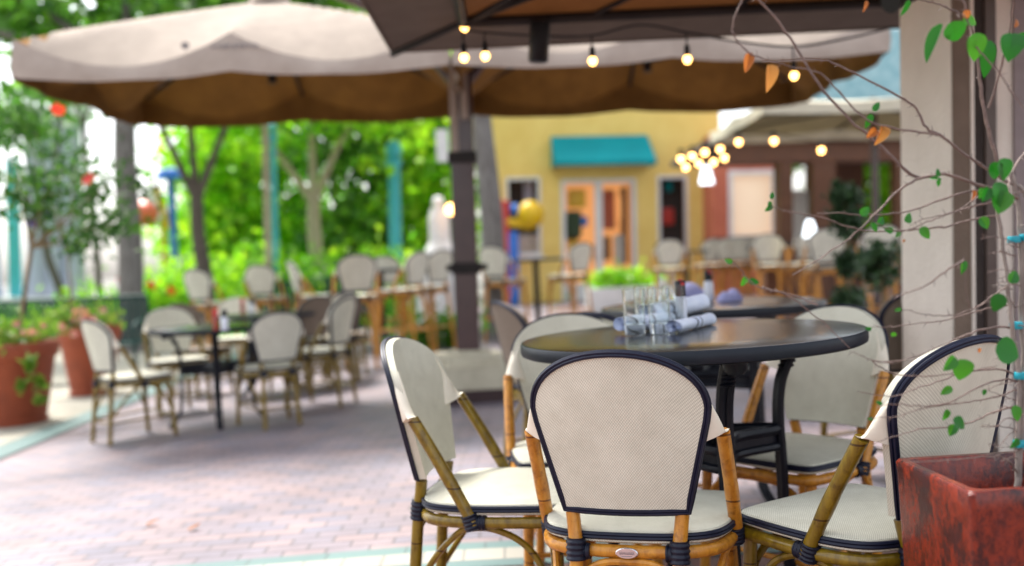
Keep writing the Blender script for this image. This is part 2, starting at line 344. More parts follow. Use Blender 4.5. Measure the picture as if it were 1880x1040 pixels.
def flower_bm(pts, r, rng):
    b=MB()
    for p in pts:
        p=Vector(p); ax=Vector((rng.normal()*.5,-1,rng.normal()*.5)).normalized(); u=ax.orthogonal().normalized(); w=ax.cross(u)
        for k in range(5):
            a=2*PI*k/5; d=u*math.cos(a)+w*math.sin(a); s=ax.cross(d)
            b.add([p, p+d*r*.6+s*r*.42+ax*r*.25, p+d*r+ax*r*.15, p+d*r*.6-s*r*.42+ax*r*.25],[(0,1,2,3)])
    return b
def trunk_bm(pts, r0, r1, limbs=(), seg=12):
    b=MB(); q=smooth_path(pts,5); n=len(q); b.add(*tube(q,[r0+(r1-r0)*(i/(n-1)) for i in range(n)],seg))
    for L,a,c in limbs:
        q=smooth_path(L,5); n=len(q); b.add(*tube(q,[a+(c-a)*(i/(n-1)) for i in range(n)],8))
    return b

# ------------------------------------------------------------------ ground
def sheet(name, x0,x1,y0,y1,z,mat,nx=1,kind='structure'):
    b=MB(); b.add(*grid(lambda u,v:(x0+(x1-x0)*u, y0+(y1-y0)*v, gz(x0+(x1-x0)*u,0)+z),nx,1))
    o=b.build(name,mat,smooth=False); o['kind']=kind; return o
sheet('ground',-300,300,-200,600,-.03,M['ground'],600)
sheet('brick_plaza',-9,16,-6,30,0,M['pavers'],250)
sheet('red_brick_band',-9,16,-6,3.52,.004,M['pavers_red'],250)
for y0,y1,mm in ((3.52,3.60,'teal_tile'),(3.60,3.74,'cream_tile'),(3.74,3.83,'teal_tile')):
    sheet('tile_strip',-9,16,y0,y1,.008,M[mm],250)
b=MB(); b.add(*grid(lambda u,v:(-3.66+.26*u-.5*v, 5.0+12*v, gz(-3.66+.26*u-.5*v,0)+.012),4,12)); o=b.build('border_strip',M['teal_tile'],smooth=False); o['kind']='structure'
b=MB(); b.add(*grid(lambda u,v:(-40+36.25*u-.5*v*u, 5.0+30*v, gz(-40+36.25*u,0)+.006 if u<1 else gz(-3.75-.5*v,0)+.006),40,8)); o=b.build('pale_path',M['path'],smooth=False); o['kind']='structure'
sheet('lawn',-45,-3.2,18,70,.02,M['lawn'],80)
rng=np.random.default_rng(3)
gl=leaf_cloud('grass',[(-9,24,.12,7,6,.10),(-14,30,.12,9,9,.10)],9000,.22,M['grass'],None,200,.3,5,kind='stuff')

# ------------------------------------------------------------------ bistro chair
OUT=[]                                                  # the outline of the backrest, from its bottom corner over the arch
ZB,ZT,ZW,WM,WB=.504,.875,.744,.1985,.142
def halfw(z):
    if z<=ZW-.02: return WB+(WM-.0022-WB)*(z-ZB)/(ZW-.02-ZB)
    if z<=ZW:
        t=(z-ZW+.02)/.02; return WM-.0022*(1-t)**2
    t=min(1,(z-ZW)/(ZT-ZW)); return WM*max(0,(1-t**2.1))**(1/2.1)
def back_y(x,z): return -.212-.085*((z-ZB)/(ZT-ZB))**1.0+.046*(x/WM)**2
def backrest():
    zs=[ZB+(ZW-ZB)*i/10 for i in range(10)]+[ZW+(ZT-ZW)*math.sin(PI/2*i/14) for i in range(15)]
    nu=16; th=.0155; b=MB(); nv=len(zs)
    def pt(i,j,s):
        z=zs[j]; w=max(halfw(z),1e-4); u=-1+2*i/nu; x=u*w
        return (x, back_y(x,z)+s*th, z)
    for s in (-1,1):
        v=[pt(i,j,s) for j in range(nv) for i in range(nu+1)]
        f=[(j*(nu+1)+i,j*(nu+1)+i+1,(j+1)*(nu+1)+i+1,(j+1)*(nu+1)+i) for j in range(nv-1) for i in range(nu)]
        if s>0: f=[q[::-1] for q in f]
        b.add(v,f)
    ring=[(0,j) for j in range(nv)]+[(nu,j) for j in range(nv-1,-1,-1)]+[(i,0) for i in range(nu-1,0,-1)]
    v=[pt(i,j,-1) for i,j in ring]+[pt(i,j,1) for i,j in ring]; n=len(ring)
    b.add(v,[(i,(i+1)%n,(i+1)%n+n,i+n) for i in range(n)])
    return b
def outline(off=0.0, ny=0.0):
    zs=[ZB+(ZW-ZB)*i/8 for i in range(8)]+[ZW+(ZT-ZW)*math.sin(PI/2*i/12) for i in range(13)]
    L=[(-halfw(z),z) for z in zs]+[(halfw(z),z) for z in zs[::-1][1:]]+[(WB*(1-2*i/8),ZB) for i in range(1,8)]
    out=[]; n=len(L)
    for i,(x,z) in enumerate(L):
        tx,tz=L[(i+1)%n][0]-L[i-1][0],L[(i+1)%n][1]-L[i-1][1]; l=math.hypot(tx,tz) or 1
        nx,nz=-tz/l,tx/l
        X,Z=x+nx*off,z+nz*off; out.append((X,back_y(x,min(max(z,ZB),ZT))+ny,Z))
    return out
def seat_outline(s=1.0, z=0.0):
    h=[(0,.214),(.10,.214),(.175,.209),(.210,.188),(.222,.10),(.226,0),(.218,-.09),(.185,-.158),(.11,-.192),(0,-.200)]
    L=h+[(-x,y) for x,y in h[::-1][1:-1]]
    return [Vector((p.x*s,p.y*s,z)) for p in smooth_path([(x,y,0) for x,y in L],4,True)]
def seat_bm(zt):
    b=MB(); o=seat_outline(); n=len(o); rings=[(.0,.004),(.35,.003),(.7,.001),(.92,-.001),(.985,-.005),(1.0,-.012),(1.0,-.030),(.97,-.034)]
    v=[]
    for s,dz in rings: v+=[(p.x*max(s,1e-4),p.y*max(s,1e-4),zt+dz) for p in o]
    f=[(i*n+k,i*n+(k+1)%n,(i+1)*n+(k+1)%n,(i+1)*n+k) for i in range(len(rings)-1) for k in range(n)]
    f.append(tuple((len(rings)-1)*n+k for k in range(n)))
    return b.add(v,[q[::-1] for q in f])
def wrap(p, ax, r, L, n=4):                             # a cane binding: ridged short sleeve
    ax=Vector(ax).normalized(); p=Vector(p); m=24
    pts=[p+ax*L*(i/m-.5) for i in range(m+1)]
    return tube(pts,[r*(1+.06*math.sin(2*PI*n*i/m)) for i in range(m+1)],12)
def make_chair(fr, fab, lift=0.0, name='bistro_chair', badge=True, plain=None):
    """local frame: x right, y to the front; lift > 0 makes a bar stool of it"""
    up=Vector((0,0,lift)); U=lambda L:[Vector(p)+up for p in L]
    r=thing(name,'x','chair')
    bk=backrest().build('backrest',fab,r,loc=up)
    pb=MB()
    for off,ny in ((.0030,-.0085),(.0002,-.0158),(-.0064,-.0168)): pb.add(*tube(outline(off,ny),.0041,7,closed=True))
    pb.build('piping',M['navy'],bk)
    for s in (-1,1):                                    # fabric cuff that wraps the strut where it meets the back
        sl=MB(); n=8; v=[];f=[]; m=12
        for i in range(n+1):
            t=i/n; z=.800-.138*t; w=halfw(z); e=Vector((s*(w-.012),back_y(w,z)+.002,z)); c=e.lerp(Vector((s*.222,-.177,.682)),t**.92)+Vector((s*.010*math.sin(PI*t),0,0))
            d=c-e; L=d.length; d=d.normalized() if L>1e-5 else Vector((s,0,0)); mid=(e+c)/2; q=d.cross(Vector((0,0,1))).normalized()
            for k in range(m):
                a=2*PI*k/m; v.append(mid+d*math.cos(a)*(L/2+.0015+.0145*t)+q*math.sin(a)*(.012+.0065*t))
        for i in range(n):
            for k in range(m): f.append((i*m+k,i*m+(k+1)%m,(i+1)*m+(k+1)%m,(i+1)*m+k))
        f+=[tuple(range(m)),tuple(n*m+k for k in range(m-1,-1,-1))]
        sl.add(v,f).build('cuff',plain or M['fabric_plain'],bk)
    st=seat_bm(.462).build('seat',fab,r,loc=up)
    pp=MB()
    for dz in (-.0125,-.0205): pp.add(*tube([p+Vector((0,0,.462+dz)) for p in seat_outline(1.012)],.0048,6,closed=True))
    pp.build('seat_piping',M['navy'],st)
    MB().add(*tube(U(seat_outline(.975,.409)),.0155,10,closed=True)).build('seat_rail',fr,r)
    for s in (-1,1):
        w=s
        lo=-lift
        MB().add(*tube(smooth_path(U([(w*.126,-.193,.498),(w*.122,-.199,.46),(w*.118,-.208,.42),(w*.119,-.214,.36)])+[Vector((w*(.135+.06*lift),-.250-.05*lift,0))],5),.0162,12)).build('leg',fr,r)
        MB().add(*tube(smooth_path(U([(w*.190,.178,.425),(w*.192,.182,.36)])+[Vector((w*(.205+.06*lift),.205+.04*lift,0))],4),.0162,12)).build('leg',fr,r)
        q=[Vector((w*.2215,-.176,.680)),Vector((w*.226,-.105,.56)),Vector((w*.229,-.032,.425)),Vector((w*.229,-.026,.405))]
        q=smooth_path(U(q),6)
        MB().add(*tube(q,[.0162*(1.06 if i in (7,8) else 1) for i in range(len(q))],12)).build('strut',fr,r)
        MB().add(*wrap(Vector((w*.1185,-.207,.415))+up,(0,.12,1),.0225,.050)).add(*wrap(Vector((w*.102,-.200,.409))+up,(1,0,0),.019,.03,3)).build('binding',M['binding'],r)
        MB().add(*wrap(Vector((w*.226,-.030,.412))+up,(0,.3,-1),.0215,.040)).add(*wrap(Vector((w*.222,-.005,.409))+up,(0,1,0),.0195,.028,3)).build('binding',M['binding'],r)
        bz=.17+lift*.4
        MB().add(*tube(smooth_path([Vector((w*.132,-.238,bz))]+U([(w*.178,-.15,.30),(w*.203,-.075,.375),(w*.214,-.035,.392),(w*.214,.02,.392),(w*.205,.09,.36),(w*.199,.14,.30)])+[Vector((w*.200,.196,bz))],6),.0088,8)).build('side_brace',fr,r)
    bz=.17+lift*.4
    MB().add(*tube(smooth_path([Vector((-.13,-.236,bz))]+U([(-.12,-.222,.32),(-.075,-.208,.378),(0,-.204,.388),(.075,-.208,.378),(.12,-.222,.32)])+[Vector((.13,-.236,bz))],6),.0088,8)).build('rear_brace',fr,r)
    MB().add(*tube(smooth_path([Vector((-.2,.197,bz))]+U([(-.17,.19,.32),(-.10,.186,.378),(0,.184,.388),(.10,.186,.378),(.17,.19,.32)])+[Vector((.2,.197,bz))],6),.0088,8)).build('front_brace',fr,r)
    sb=MB(); z=.15+lift*.45; k=.06*lift
    a=[(-.15-k,-.24,z),(.15+k,-.24,z),(.2+k,.2,z+.015),(-.2-k,.2,z+.015)]
    for i in range(4): sb.add(*tube([a[i],a[(i+1)%4]],.0105 if lift else .0085,8))
    sb.build('stretcher',fr,r)
    if badge:
        bb=MB(); m=24
        for y,s in ((-.2125,1),(-.2155,1),(-.217,.9)):
            bb.v+=[(.026*s*math.cos(2*PI*i/m),y,.411+.0125*s*math.sin(2*PI*i/m)) for i in range(m)]
        for j in range(2): bb.f+=[(j*m+i,j*m+(i+1)%m,(j+1)*m+(i+1)%m,(j+1)*m+i) for i in range(m)]
        bb.f+=[tuple(range(2*m,3*m))]
        bd=bb.build('badge',M['badge'],r,smooth=False)
        ink=MB(); x=-.017
        for k in range(9):
            h=.0065; ink.add(*tube([(x,-.2175,.4085),(x+.0017,-.2175,.4085+h),(x+.0034,-.2175,.4085)],.0006,4)); x+=.0038
        ink.add(*tube([(-.012,-.2175,.4045),(.012,-.2175,.4045)],.0006,4))
        ink.build('engraving',M['badge_ink'],bd,smooth=False)
    return r
def put(o, x, y, yaw, label, group=None, z=None, s=1, cat=None):
    o.location=(x,y,gz(x,y) if z is None else z); o.rotation_euler=(0,0,-yaw); o.scale=(s,s,s)
    o['label']=label
    if cat: o['category']=cat
    if group: o['group']=group
    return o
GC='bistro chairs on the terrace'
chO=make_chair(M['orange'],M['fabric'])
chG=make_chair(M['olive'],M['fabric'],badge=False)
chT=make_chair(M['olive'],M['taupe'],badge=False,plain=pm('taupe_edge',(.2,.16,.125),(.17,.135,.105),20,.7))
put(chO,.291,2.46,.2955,'cream backed chair with honey bamboo frame and oval metal badge, nearest the camera',GC)
put(chG,-.055,2.80,1.80,'cream chair with olive bamboo frame seen from its side, left of the near table',GC)
put(copy_tree(chG),.798,2.345,-.575,'olive framed cream chair behind the glazed red planter, partly covered by twigs',GC)
put(copy_tree(chO),.85,3.14,-2.25,'honey framed cream chair behind the right part of the near table, facing it',GC)
put(copy_tree(chO),.20,3.30,3.09,'honey framed cream chair on the far side of the near table, behind its left rim',GC)
for x,y,yaw,l in ((.50,3.83,.85,'honey framed cream chair mostly hidden behind the glasses on the near table'),):
    put(copy_tree(chO),x,y,yaw,l,GC)
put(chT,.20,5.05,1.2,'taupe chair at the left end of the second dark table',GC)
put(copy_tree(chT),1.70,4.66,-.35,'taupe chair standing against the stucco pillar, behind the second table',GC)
# chairs about the two tables on the open terrace
px=lambda u,Y:P(u,520,Y).x
put(copy_tree(chG),px(232,7.2),7.2,.75,'olive framed cream chair beside the terracotta pots, facing the open terrace table',GC)
put(copy_tree(chG),px(486,7.35),7.35,-.55,'olive framed cream chair turned with its back to the camera at the open terrace table',GC,s=.95)
put(copy_tree(chG),px(318,8.45),8.45,2.6,'olive framed cream chair on the far side of the open terrace table, facing the camera',GC)
put(copy_tree(chG),px(578,8.2),8.2,-1.25,'bright olive framed cream chair seen edge on, right of the open terrace table',GC)
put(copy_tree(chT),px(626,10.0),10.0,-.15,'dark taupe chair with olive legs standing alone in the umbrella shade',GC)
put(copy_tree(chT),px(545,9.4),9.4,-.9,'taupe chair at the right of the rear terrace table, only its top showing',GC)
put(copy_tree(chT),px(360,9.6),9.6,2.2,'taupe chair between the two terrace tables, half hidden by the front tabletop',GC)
put(copy_tree(chG),px(432,10.9),10.9,2.9,'cream chair facing the camera behind the rear terrace table',GC)
put(copy_tree(chG),px(592,9.7),9.7,-1.1,'cream chair edge on at the right end of the rear terrace table',GC)
# bar stools
GS='high bar stools with cream backs'
st=make_chair(M['orange'],M['fabric'],lift=.30,name='bar_stool',badge=False)
stools=[(925,13.2,.5,'wide cream bar stool with honey legs just right of the brown mast'),
 (1046,14.2,-.7,'cream bar stool turned towards its table in front of the shop door'),
 (650,11.0,-.3,'cream bar stool with honey legs behind the dark taupe chair'),
 (386,13.0,.4,'cream bar stool in front of the green hedge, above the terrace tables'),
 (490,13.6,.1,'cream bar stool with round back standing before the slatted bench'),
 (577,12.6,1.2,'narrow looking cream bar stool seen from its side near the pale tree trunk'),
 (712,14.6,.0,'cream bar stool farthest back of those left of the mast'),
 (738,12.2,-1.0,'cream bar stool turned sideways between the hedge and the umbrella base'),
 (785,12.6,-.8,'cream bar stool closest to the white tapered pillar'),
 (1230,15.5,.1,'cream bar stool before the narrow shop window with the red display'),
 (1302,17.2,-.2,'cream bar stool at the left end of the row by the counter'),
 (1330,17.2,-.1,'second cream bar stool in the row by the counter'),
 (1356,17.2,.1,'third cream bar stool in the row by the counter'),
 (1384,17.2,.2,'cream bar stool at the right end of the row, next to the counter'),
 (1418,14.6,.4,'cream bar stool in front of the service counter'),
 (1470,14.2,-.3,'cream bar stool between the service counter and the topiary'),
 (1514,11.8,.1,'cream bar stool left of the clipped topiary'),
 (1606,11.4,.0,'cream bar stool behind the round topiary, beside the stucco pillar')]
for i,(u,Y,yaw,l) in enumerate(stools):
    put(st if i==0 else copy_tree(st),px(u,Y),Y,yaw,l,GS,s=1.06,cat='bar stool')

# ------------------------------------------------------------------ tables
def make_table(D, h, name='bistro_table'):
    r=thing(name,'x','table'); R=D/2
    MB().add(*lathe([(0.0001,h-.038),(R-.01,h-.038),(R-.002,h-.034),(R,h-.028),(R,h-.006),(R-.003,h-.0015)],96)).build('edge_band',M['rim'],r)
    MB().add(*lathe([(R-.003,h-.0015),(R-.010,h),(R*.6,h+.0003),(.0001,h+.0003)],96)).build('tabletop',M['top'],r)
    zt=h-.038
    pl=MB(); pl.add(*lathe([(.0001,zt-.012),(.09,zt-.012),(.09,zt-.001),(.0001,zt-.001)],24))
    for k in range(4):
        a=PI/2*k; c,s=math.cos(a),math.sin(a)
        pl.add(*tube([(0,0,zt-.01),(c*.34,s*.34,zt-.01)],.011,6))
        kn=lathe([(.0001,zt-.045),(.02,zt-.042),(.03,zt-.03),(.032,zt-.012),(.032,zt-.001)],14,c*.355,s*.355); pl.add(*kn)
    pl.build('top_bracket',M['iron'],r)
    for k in range(4):
        a=PI/2*k; c,s=math.cos(a),math.sin(a); b=MB()
        for off in (-.011,.011):
            pr=[(.315,zt-.02),(.285,zt-.07),(.262,zt-.13),(.252,zt-.22),(.255,zt-.36),(.255,.30),(.262,.16),(.29,.07),(.345,.016)]
            q=smooth_path([(c*x-s*off,s*x+c*off,z) for x,z in pr],6)
            b.add(*tube(q,.0135,8))
        for zz,xx in ((zt-.075,.284),(zt-.062,.29),(zt-.05,.296)):
            b.add(*ball((c*xx,s*xx,zz),.024,.35,12,6))
        b.add(*lathe([(.0001,0),(.026,0),(.026,.01),(.015,.022),(.0001,.024)],14,c*.345,s*.345))
        b.build('leg',M['iron'],r)
    for z in (zt-.255,):
        b=MB(); q=[]
        for k in range(4):
            a=PI/2*k; q+=[(math.cos(a)*.25,math.sin(a)*.25,z)]
            a+=PI/4; q+=[(math.cos(a)*.12,math.sin(a)*.12,z)]
        sp_=smooth_path(q,6,True); b.add(*tube(sp_,.016,8,closed=True))
        if z>zt-.26:
            n=len(sp_); b.add(*tube([p-Vector((0,0,.05)) for p in sp_],.013,8,closed=True)); b.add([p for p in sp_]+[p-Vector((0,0,.05)) for p in sp_],[(i,(i+1)%n,n+(i+1)%n,n+i) for i in range(n)])
        b.build('ring_brace',M['iron'],r)
    MB().add(*lathe([(.0001,zt-.33),(.03,zt-.33),(.05,zt-.30),(.05,zt-.25),(.03,zt-.22),(.0001,zt-.22)],20)).build('hub',M['iron'],r)
    return r
TX,TY,TH,TD=.508,2.871,.845,.966
tb=make_table(TD,TH); tb.location=(TX,TY,0.004); tb.rotation_euler=(0,-.012,.14); tag(tb,'round dark table with napkin rolls and glasses, nearest the camera','table','round dark bistro tables')
t2=copy_tree(tb); t2.location=(.87,4.42,0); t2.rotation_euler=(0,0,.5); t2['label']='dark table behind the near table, with crumpled lilac napkins'
tl=make_table(.95,.74)
tl.location=(px(388,7.62),7.62,gz(-2.2,0)); tl.rotation_euler=(0,0,.3); tag(tl,'dark table on the open terrace between olive framed chairs','table','round dark bistro tables')
t3=copy_tree(tl); t3.location=(px(492,9.35),9.35,gz(-2.2,0)); t3.rotation_euler=(0,0,.9); t3['label']='rear terrace table carrying a red bottle, behind the open terrace table'
# bar height tables
def bar_table():
    r=thing('bar_table','x','table')
    MB().add(*lathe([(.0001,1.02),(.36,1.02),(.37,1.03),(.37,1.05),(.36,1.06),(.0001,1.06)],40)).build('tabletop',M['rim'],r)
    MB().add(*tube([(0,0,.03),(0,0,1.02)],.04,14)).build('post',M['iron'],r)
    MB().add(*lathe([(.0001,0),(.26,0),(.26,.015),(.08,.04),(.0001,.05)],28)).build('base',M['iron'],r)
    return r
bt=bar_table()
for i,(u,Y,l) in enumerate(((985,13.7,'tall dark bar table between the two stools right of the mast'),(700,13.3,'tall dark bar table among the stools left of the mast'),(1262,16.2,'tall dark bar table in front of the yellow shop corner'))):
    o=bt if i==0 else copy_tree(bt); o.location=(px(u,Y),Y,gz(px(u,Y),0)); tag(o,l,'bar table','tall bar tables')

# ------------------------------------------------------------------ things on the tables
TS=TH+.0055
def on_table(u,v,z=TS): return G(u,v,z)
def tumbler(): 
    prof=[(.0001,.0),(.0285,.0),(.0295,.004),(.0305,.03),(.0325,.13),(.0312,.1305),(.0295,.04),(.0285,.028),(.0001,.026)]
    b=MB(); b.add(*lathe(prof,32)); return b
tm=tumbler()
gl0=None
for i,(u,v,l) in enumerate(((1166,614,'clear glass tumbler nearest the left end of the napkin bundle'),(1212,612,'clear tumbler in front, between the napkin bundle and the rolled napkin'),(1186,603,'clear tumbler standing behind the two front ones, left one of the rear pair'),(1238,601,'clear tumbler beside the black capped bottle'))):
    if gl0 is None: o=gl0=tm.build('glass_tumbler',M['glass'])
    else: o=gl0.copy(); C.objects.link(o)
    o.location=on_table(u,v); tag(o,l,'glass','glass tumblers on the near table')
def bottle(loc, h, r, cap, body, label, grp=None, dot=False):
    o=thing('condiment_bottle',label,'bottle',loc,group=grp)
    MB().add(*lathe([(.0001,0),(r*.95,0),(r,.004),(r,h*.55),(r*.8,h*.63),(r*.8,h*.66),(.0001,h*.66)],24)).build('body',body,o)
    MB().add(*lathe([(.0001,h*.66),(r*.86,h*.66),(r*.88,h*.68),(r*.86,h*.97),(r*.7,h),(.0001,h)],24)).build('cap',cap,o)
    if dot: MB().add(*lathe([(.0001,h+.0005),(r*.45,h+.0005),(r*.45,h+.004),(.0001,h+.005)],16)).add(*prism([(r*.35*math.cos(2*PI*i/12)+r*.25,h*.93+r*.3*math.sin(2*PI*i/12)) for i in range(12)],-r*.9,-r*.8)).build('cap_mark',M['red'],o)
    return o
bottle(on_table(1252,600),.142,.0185,M['black'],M['salt'],'small white bottle with black cap and red mark behind the napkins',None,True)
def napkin(p0,p1,r,label,stripes,twist=.0,fold=False):
    """a cloth rolled round cutlery: a spiral of cloth, stripes near one end"""
    a,b_=Vector(p0),Vector(p1); L=(b_-a).length; o=thing('napkin_roll',label,'napkin',a,group='rolled napkins on the near table')
    ax=(b_-a).normalized(); sd=Vector((0,0,1)).cross(ax).normalized(); up=ax.cross(sd)
    rng=np.random.default_rng(int(L*1e5)); turns=2.6; m=64; nl=26
    lump=[rng.normal()*.05 for _ in range(nl+1)]
    def rad(t,l): return r*(.30+.70*t)*(1+.05*math.sin(3*t*turns*2*PI+l*5)+lump[int(l*nl)]*.6)
    V=[];Fc=[]
    for i in range(nl+1):
        l=i/nl; wid=1+(.25*(1-l) if fold else 0)
        for k in range(m+1):
            t=k/m; an=t*turns*2*PI+.6+twist*l; q=rad(t,l)
            V.append(ax*(L*l)+(sd*math.cos(an)*1.18*wid+up*(math.sin(an)*.88))*q+Vector((0,0,r*.9)))
    for i in range(nl):
        for k in range(m): Fc.append((i*(m+1)+k,i*(m+1)+k+1,(i+1)*(m+1)+k+1,(i+1)*(m+1)+k))
    MB().add(V,Fc).build('cloth',M['napkin'],o)
    sb=MB()
    for (l0,w) in stripes:
        v=[];f=[]
        for j in (0,1):
            l=l0+w*j; wid=1+(.25*(1-l) if fold else 0)
            for k in range(41):
                t=1-k/40/turns; an=t*turns*2*PI+.6+twist*l; q=rad(t,min(l,1))*1.015+.0004
                v.append(ax*(L*l)+(sd*math.cos(an)*1.18*wid+up*(math.sin(an)*.88))*q+Vector((0,0,r*.9)))
        f=[(k,k+1,41+k+1,41+k) for k in range(40)]
        sb.add(v,f)
    sb.build('stripe',M['stripe'],o); return o
napkin(on_table(1236,613),on_table(1302,597),.022,'short rolled napkin with two dark stripes, its open end facing the camera',((.45,.03),(.56,.03)),.3)
napkin(on_table(1141,612),on_table(1228,601),.028,'loosely rolled napkin lying behind the front glasses',((.12,.04),(.5,.03)),.5,True)
a=on_table(1190,603); e=on_table(1291,592); napkin(a+Vector((0,.0,.018)),e+Vector((0,.0,.040)),.031,'large napkin roll resting on the others and slanting up',((.30,.03),(.36,.02)),.4,True)
# second table
p2=lambda u,v:G(u,v,TH+.002)
bottle(p2(1302,553),.14,.022,M['black'],M['salt'],'white bottle with black cap on the second table',None,True)
o=tm.build('candle_glass',M['glass']); o.location=p2(1226,556); o.scale=(1.2,1.2,1.05); tag(o,'single clear glass on the left part of the second table','glass')
def crumple(loc, label, sx, sy, h, seed):
    rng=np.random.default_rng(seed); ph=rng.random((6,3))*6.28; fr=rng.random((6,2))*70+25
    def fn(u,v):
        a,r=2*PI*u,(.04+.96*v); x,y=math.cos(a)*r,math.sin(a)*r
        z=h*(1-r*r)**.7 if r<1 else 0
        w=sum(math.sin(fr[i][0]*x*sx+fr[i][1]*y*sy+ph[i][0]) for i in range(6))/6
        return (x*sx*(1+.12*w),y*sy*(1+.1*w),max(.001,z*(1+.55*w)))
    b=MB(); b.add(*grid(fn,40,14)); o=b.build('crumpled_napkin',M['lilac'],loc=loc); return tag(o,label,'napkin','lilac napkins on the second table')
M['lilac']=pm('lilac_cloth',(.36,.36,.60),(.26,.27,.50),20,.85,.3,120)
crumple(p2(1270,553),'heaped lilac napkin left of the black capped bottle on the second table',.075,.05,.085,4)
crumple(p2(1340,553),'flatter lilac napkin right of the black capped bottle on the second table',.06,.045,.05,9)
zl=.742-.06
bottle(G(397,607,.742),.15,.022,M['red'],M['sauce'],'red sauce bottle on the open terrace table')
bottle(G(413,607,.742),.14,.024,M['black'],M['salt'],'white bottle with dark cap beside the red bottle on the open terrace table')
bottle(G(446,575,.742),.15,.022,M['red'],M['sauce'],'red sauce bottle on the rear terrace table')
bottle(G(462,575,.742),.14,.024,M['black'],M['salt'],'pale dark capped bottle on the rear terrace table')

# ------------------------------------------------------------------ double umbrella on one mast
UX,UY=-.38,8.1
def fabric_roof(cx,cy,hx,hy,ze,apex,sag=.15,n=16):
    """square canopy: four slopes up to the apex, slack between the ribs"""
    def pt(u,v):
        x,y=-1+2*u,-1+2*v; r=max(abs(x),abs(y))
        t=(x if abs(y)>=abs(x) else y)/r if r>1e-6 else 0
        sg=sag*(1-(abs(2*abs(t)-1))**2)*r**3          # ribs run to the corners and to the middle of each side
        hz=ze+(apex-ze)*(1-r)**.94-sg
        return (cx+x*hx,cy+y*hy,hz)
    return grid(pt,n*2,n*2)
def eave_loop(cx,cy,hx,hy,ze,sag,n=16):
    L=[]
    for s in range(4):
        for i in range(2*n):
            t=-1+i/n; sg=sag*(1-(abs(2*abs(t)-1))**2)
            x,y=((t,-1),(1,t),(-t,1),(-1,-t))[s]; L.append((cx+x*hx,cy+y*hy,ze-sg,t))
    return L
um=thing('double_parasol','large mushroom coloured double parasol on one brown mast over the terrace','parasol',(UX,UY,gz(UX,0)),rot=(0,.018,0))
for cx in (-1.5,1.5):
    rf=fabric_roof(cx,0,1.47,1.20,2.685,3.21,.21); cn=MB().add(*rf).build('canopy',M['umbrella_in'],um)
    MB().add([(x,y,z-.012) for x,y,z in rf[0]],[q[::-1] for q in rf[1]]).build('inner_shade',M['inner_shade'],cn)  # added layer that paints the canopy's shaded underside brown
    L=eave_loop(cx,0,1.475,1.205,2.685,.21); n=len(L); v=[];f=[]
    for j,(dz,out) in enumerate(((0.002,0),(-.09,.012),(-.18,.02),(-.265,.015))):
        for i,(x,y,z,t) in enumerate(L):
            zz=2.685+ (z-2.685)*(1-j/3*.80)+dz
            ripple=.018*math.sin(i*.9)*j/3
            ox=(x-cx)/1.475; oy=y/1.205
            v.append((x+ox*(out+ripple),y+oy*(out+ripple),zz if j else z+.004))
    for j in range(3): f+=[(j*n+i,j*n+(i+1)%n,(j+1)*n+(i+1)%n,(j+1)*n+i) for i in range(n)]
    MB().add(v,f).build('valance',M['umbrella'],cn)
    MB().add([(cx+(x-cx)*.992,y*.991,z) for x,y,z in v],[q[::-1] for q in f]).build('valance_inner_shade',M['inner_shade'],cn)  # added layer, painted shade on the inside of the valance
    for k,(ex,ey) in enumerate(((-1,-1),(0,-1),(1,-1),(1,0),(1,1),(0,1),(-1,1),(-1,0))):
        MB().add(*tube([(cx,0,3.15),(cx+ex*1.44,ey*1.17,2.645)],.016,6)).build('rib',M['frame'],um)
        MB().add(*tube([(cx,0,2.62),(cx+ex*.72,ey*.6,2.88)],.012,6)).build('stay',M['frame'],um)
    MB().add(*tube([(cx,0,2.55),(cx,0,3.26)],.035,10)).build('hub',M['frame'],um)
    MB().add(*tube(smooth_path([(0,0,2.45),(cx*.35,0,3.02),(cx*.8,0,3.33),(cx,0,3.31)],6),.045,8)).build('arm',M['mast'],um)
    MB().add(*lathe([(.02,3.35),(.10,3.31),(.14,3.25),(.17,3.17)],12,cx,0)).build('cap',M['umbrella'],um)
ink=MB()
for k in range(9): ink.add(*box(-1.62+.035*k,-1.60+.035*k+.006*(k%3),-1.232,-1.229,2.575+.006*(k%2),2.60))
ink.add(*prism([(-1.80+.03*math.cos(2*PI*i/10),2.60+.026*math.sin(2*PI*i/10)) for i in range(10)],-1.233,-1.229))
ink.build('printed_lettering',M['print'],um,smooth=False)
mb=MB(); mb.add(*bbox(-.092,.092,-.085,.085,.36,2.62,.012)); mb.build('mast',M['mast'],um,smooth=False)
mb=MB()
for z in (.98,1.86):
    mb=MB(); mb.add(*bbox(-.115,.115,-.11,.11,z,z+.09,.01))
    if z<1: mb.add(*tube([(-.16,-.02,1.03),(-.09,-.02,1.03)],.025,8)).add(*tube([(.10,-.02,1.03),(.17,-.02,1.03)],.025,8))
    mb.build('mast_collar',M['frame'],um,smooth=False)
sg=MB(); sg.add(*grid(lambda u,v:(-.085+.06*u,-.096-.012*math.sin(PI*u),2.66-.75*v),6,10)).add(*grid(lambda u,v:(.0+.06*u,-.10-.014*math.sin(PI*u),2.62-.42*v),6,8)); 
sg.build('strap',M['umbrella'],um)
def octo(r0,r1,z0,z1,seg=8,rot=.39):
    v=[(r*math.cos(2*PI*k/seg+rot),r*math.sin(2*PI*k/seg+rot),z) for r,z in ((r0,z0),(r1,z1)) for k in range(seg)]
    return v,[(k,(k+1)%seg,seg+(k+1)%seg,seg+k) for k in range(seg)]+[tuple(range(seg-1,-1,-1)),tuple(range(seg,2*seg))]
MB().add(*octo(.58,.57,0,.10,6,.2)).build('plinth',M['stone_dark'],um,smooth=False)
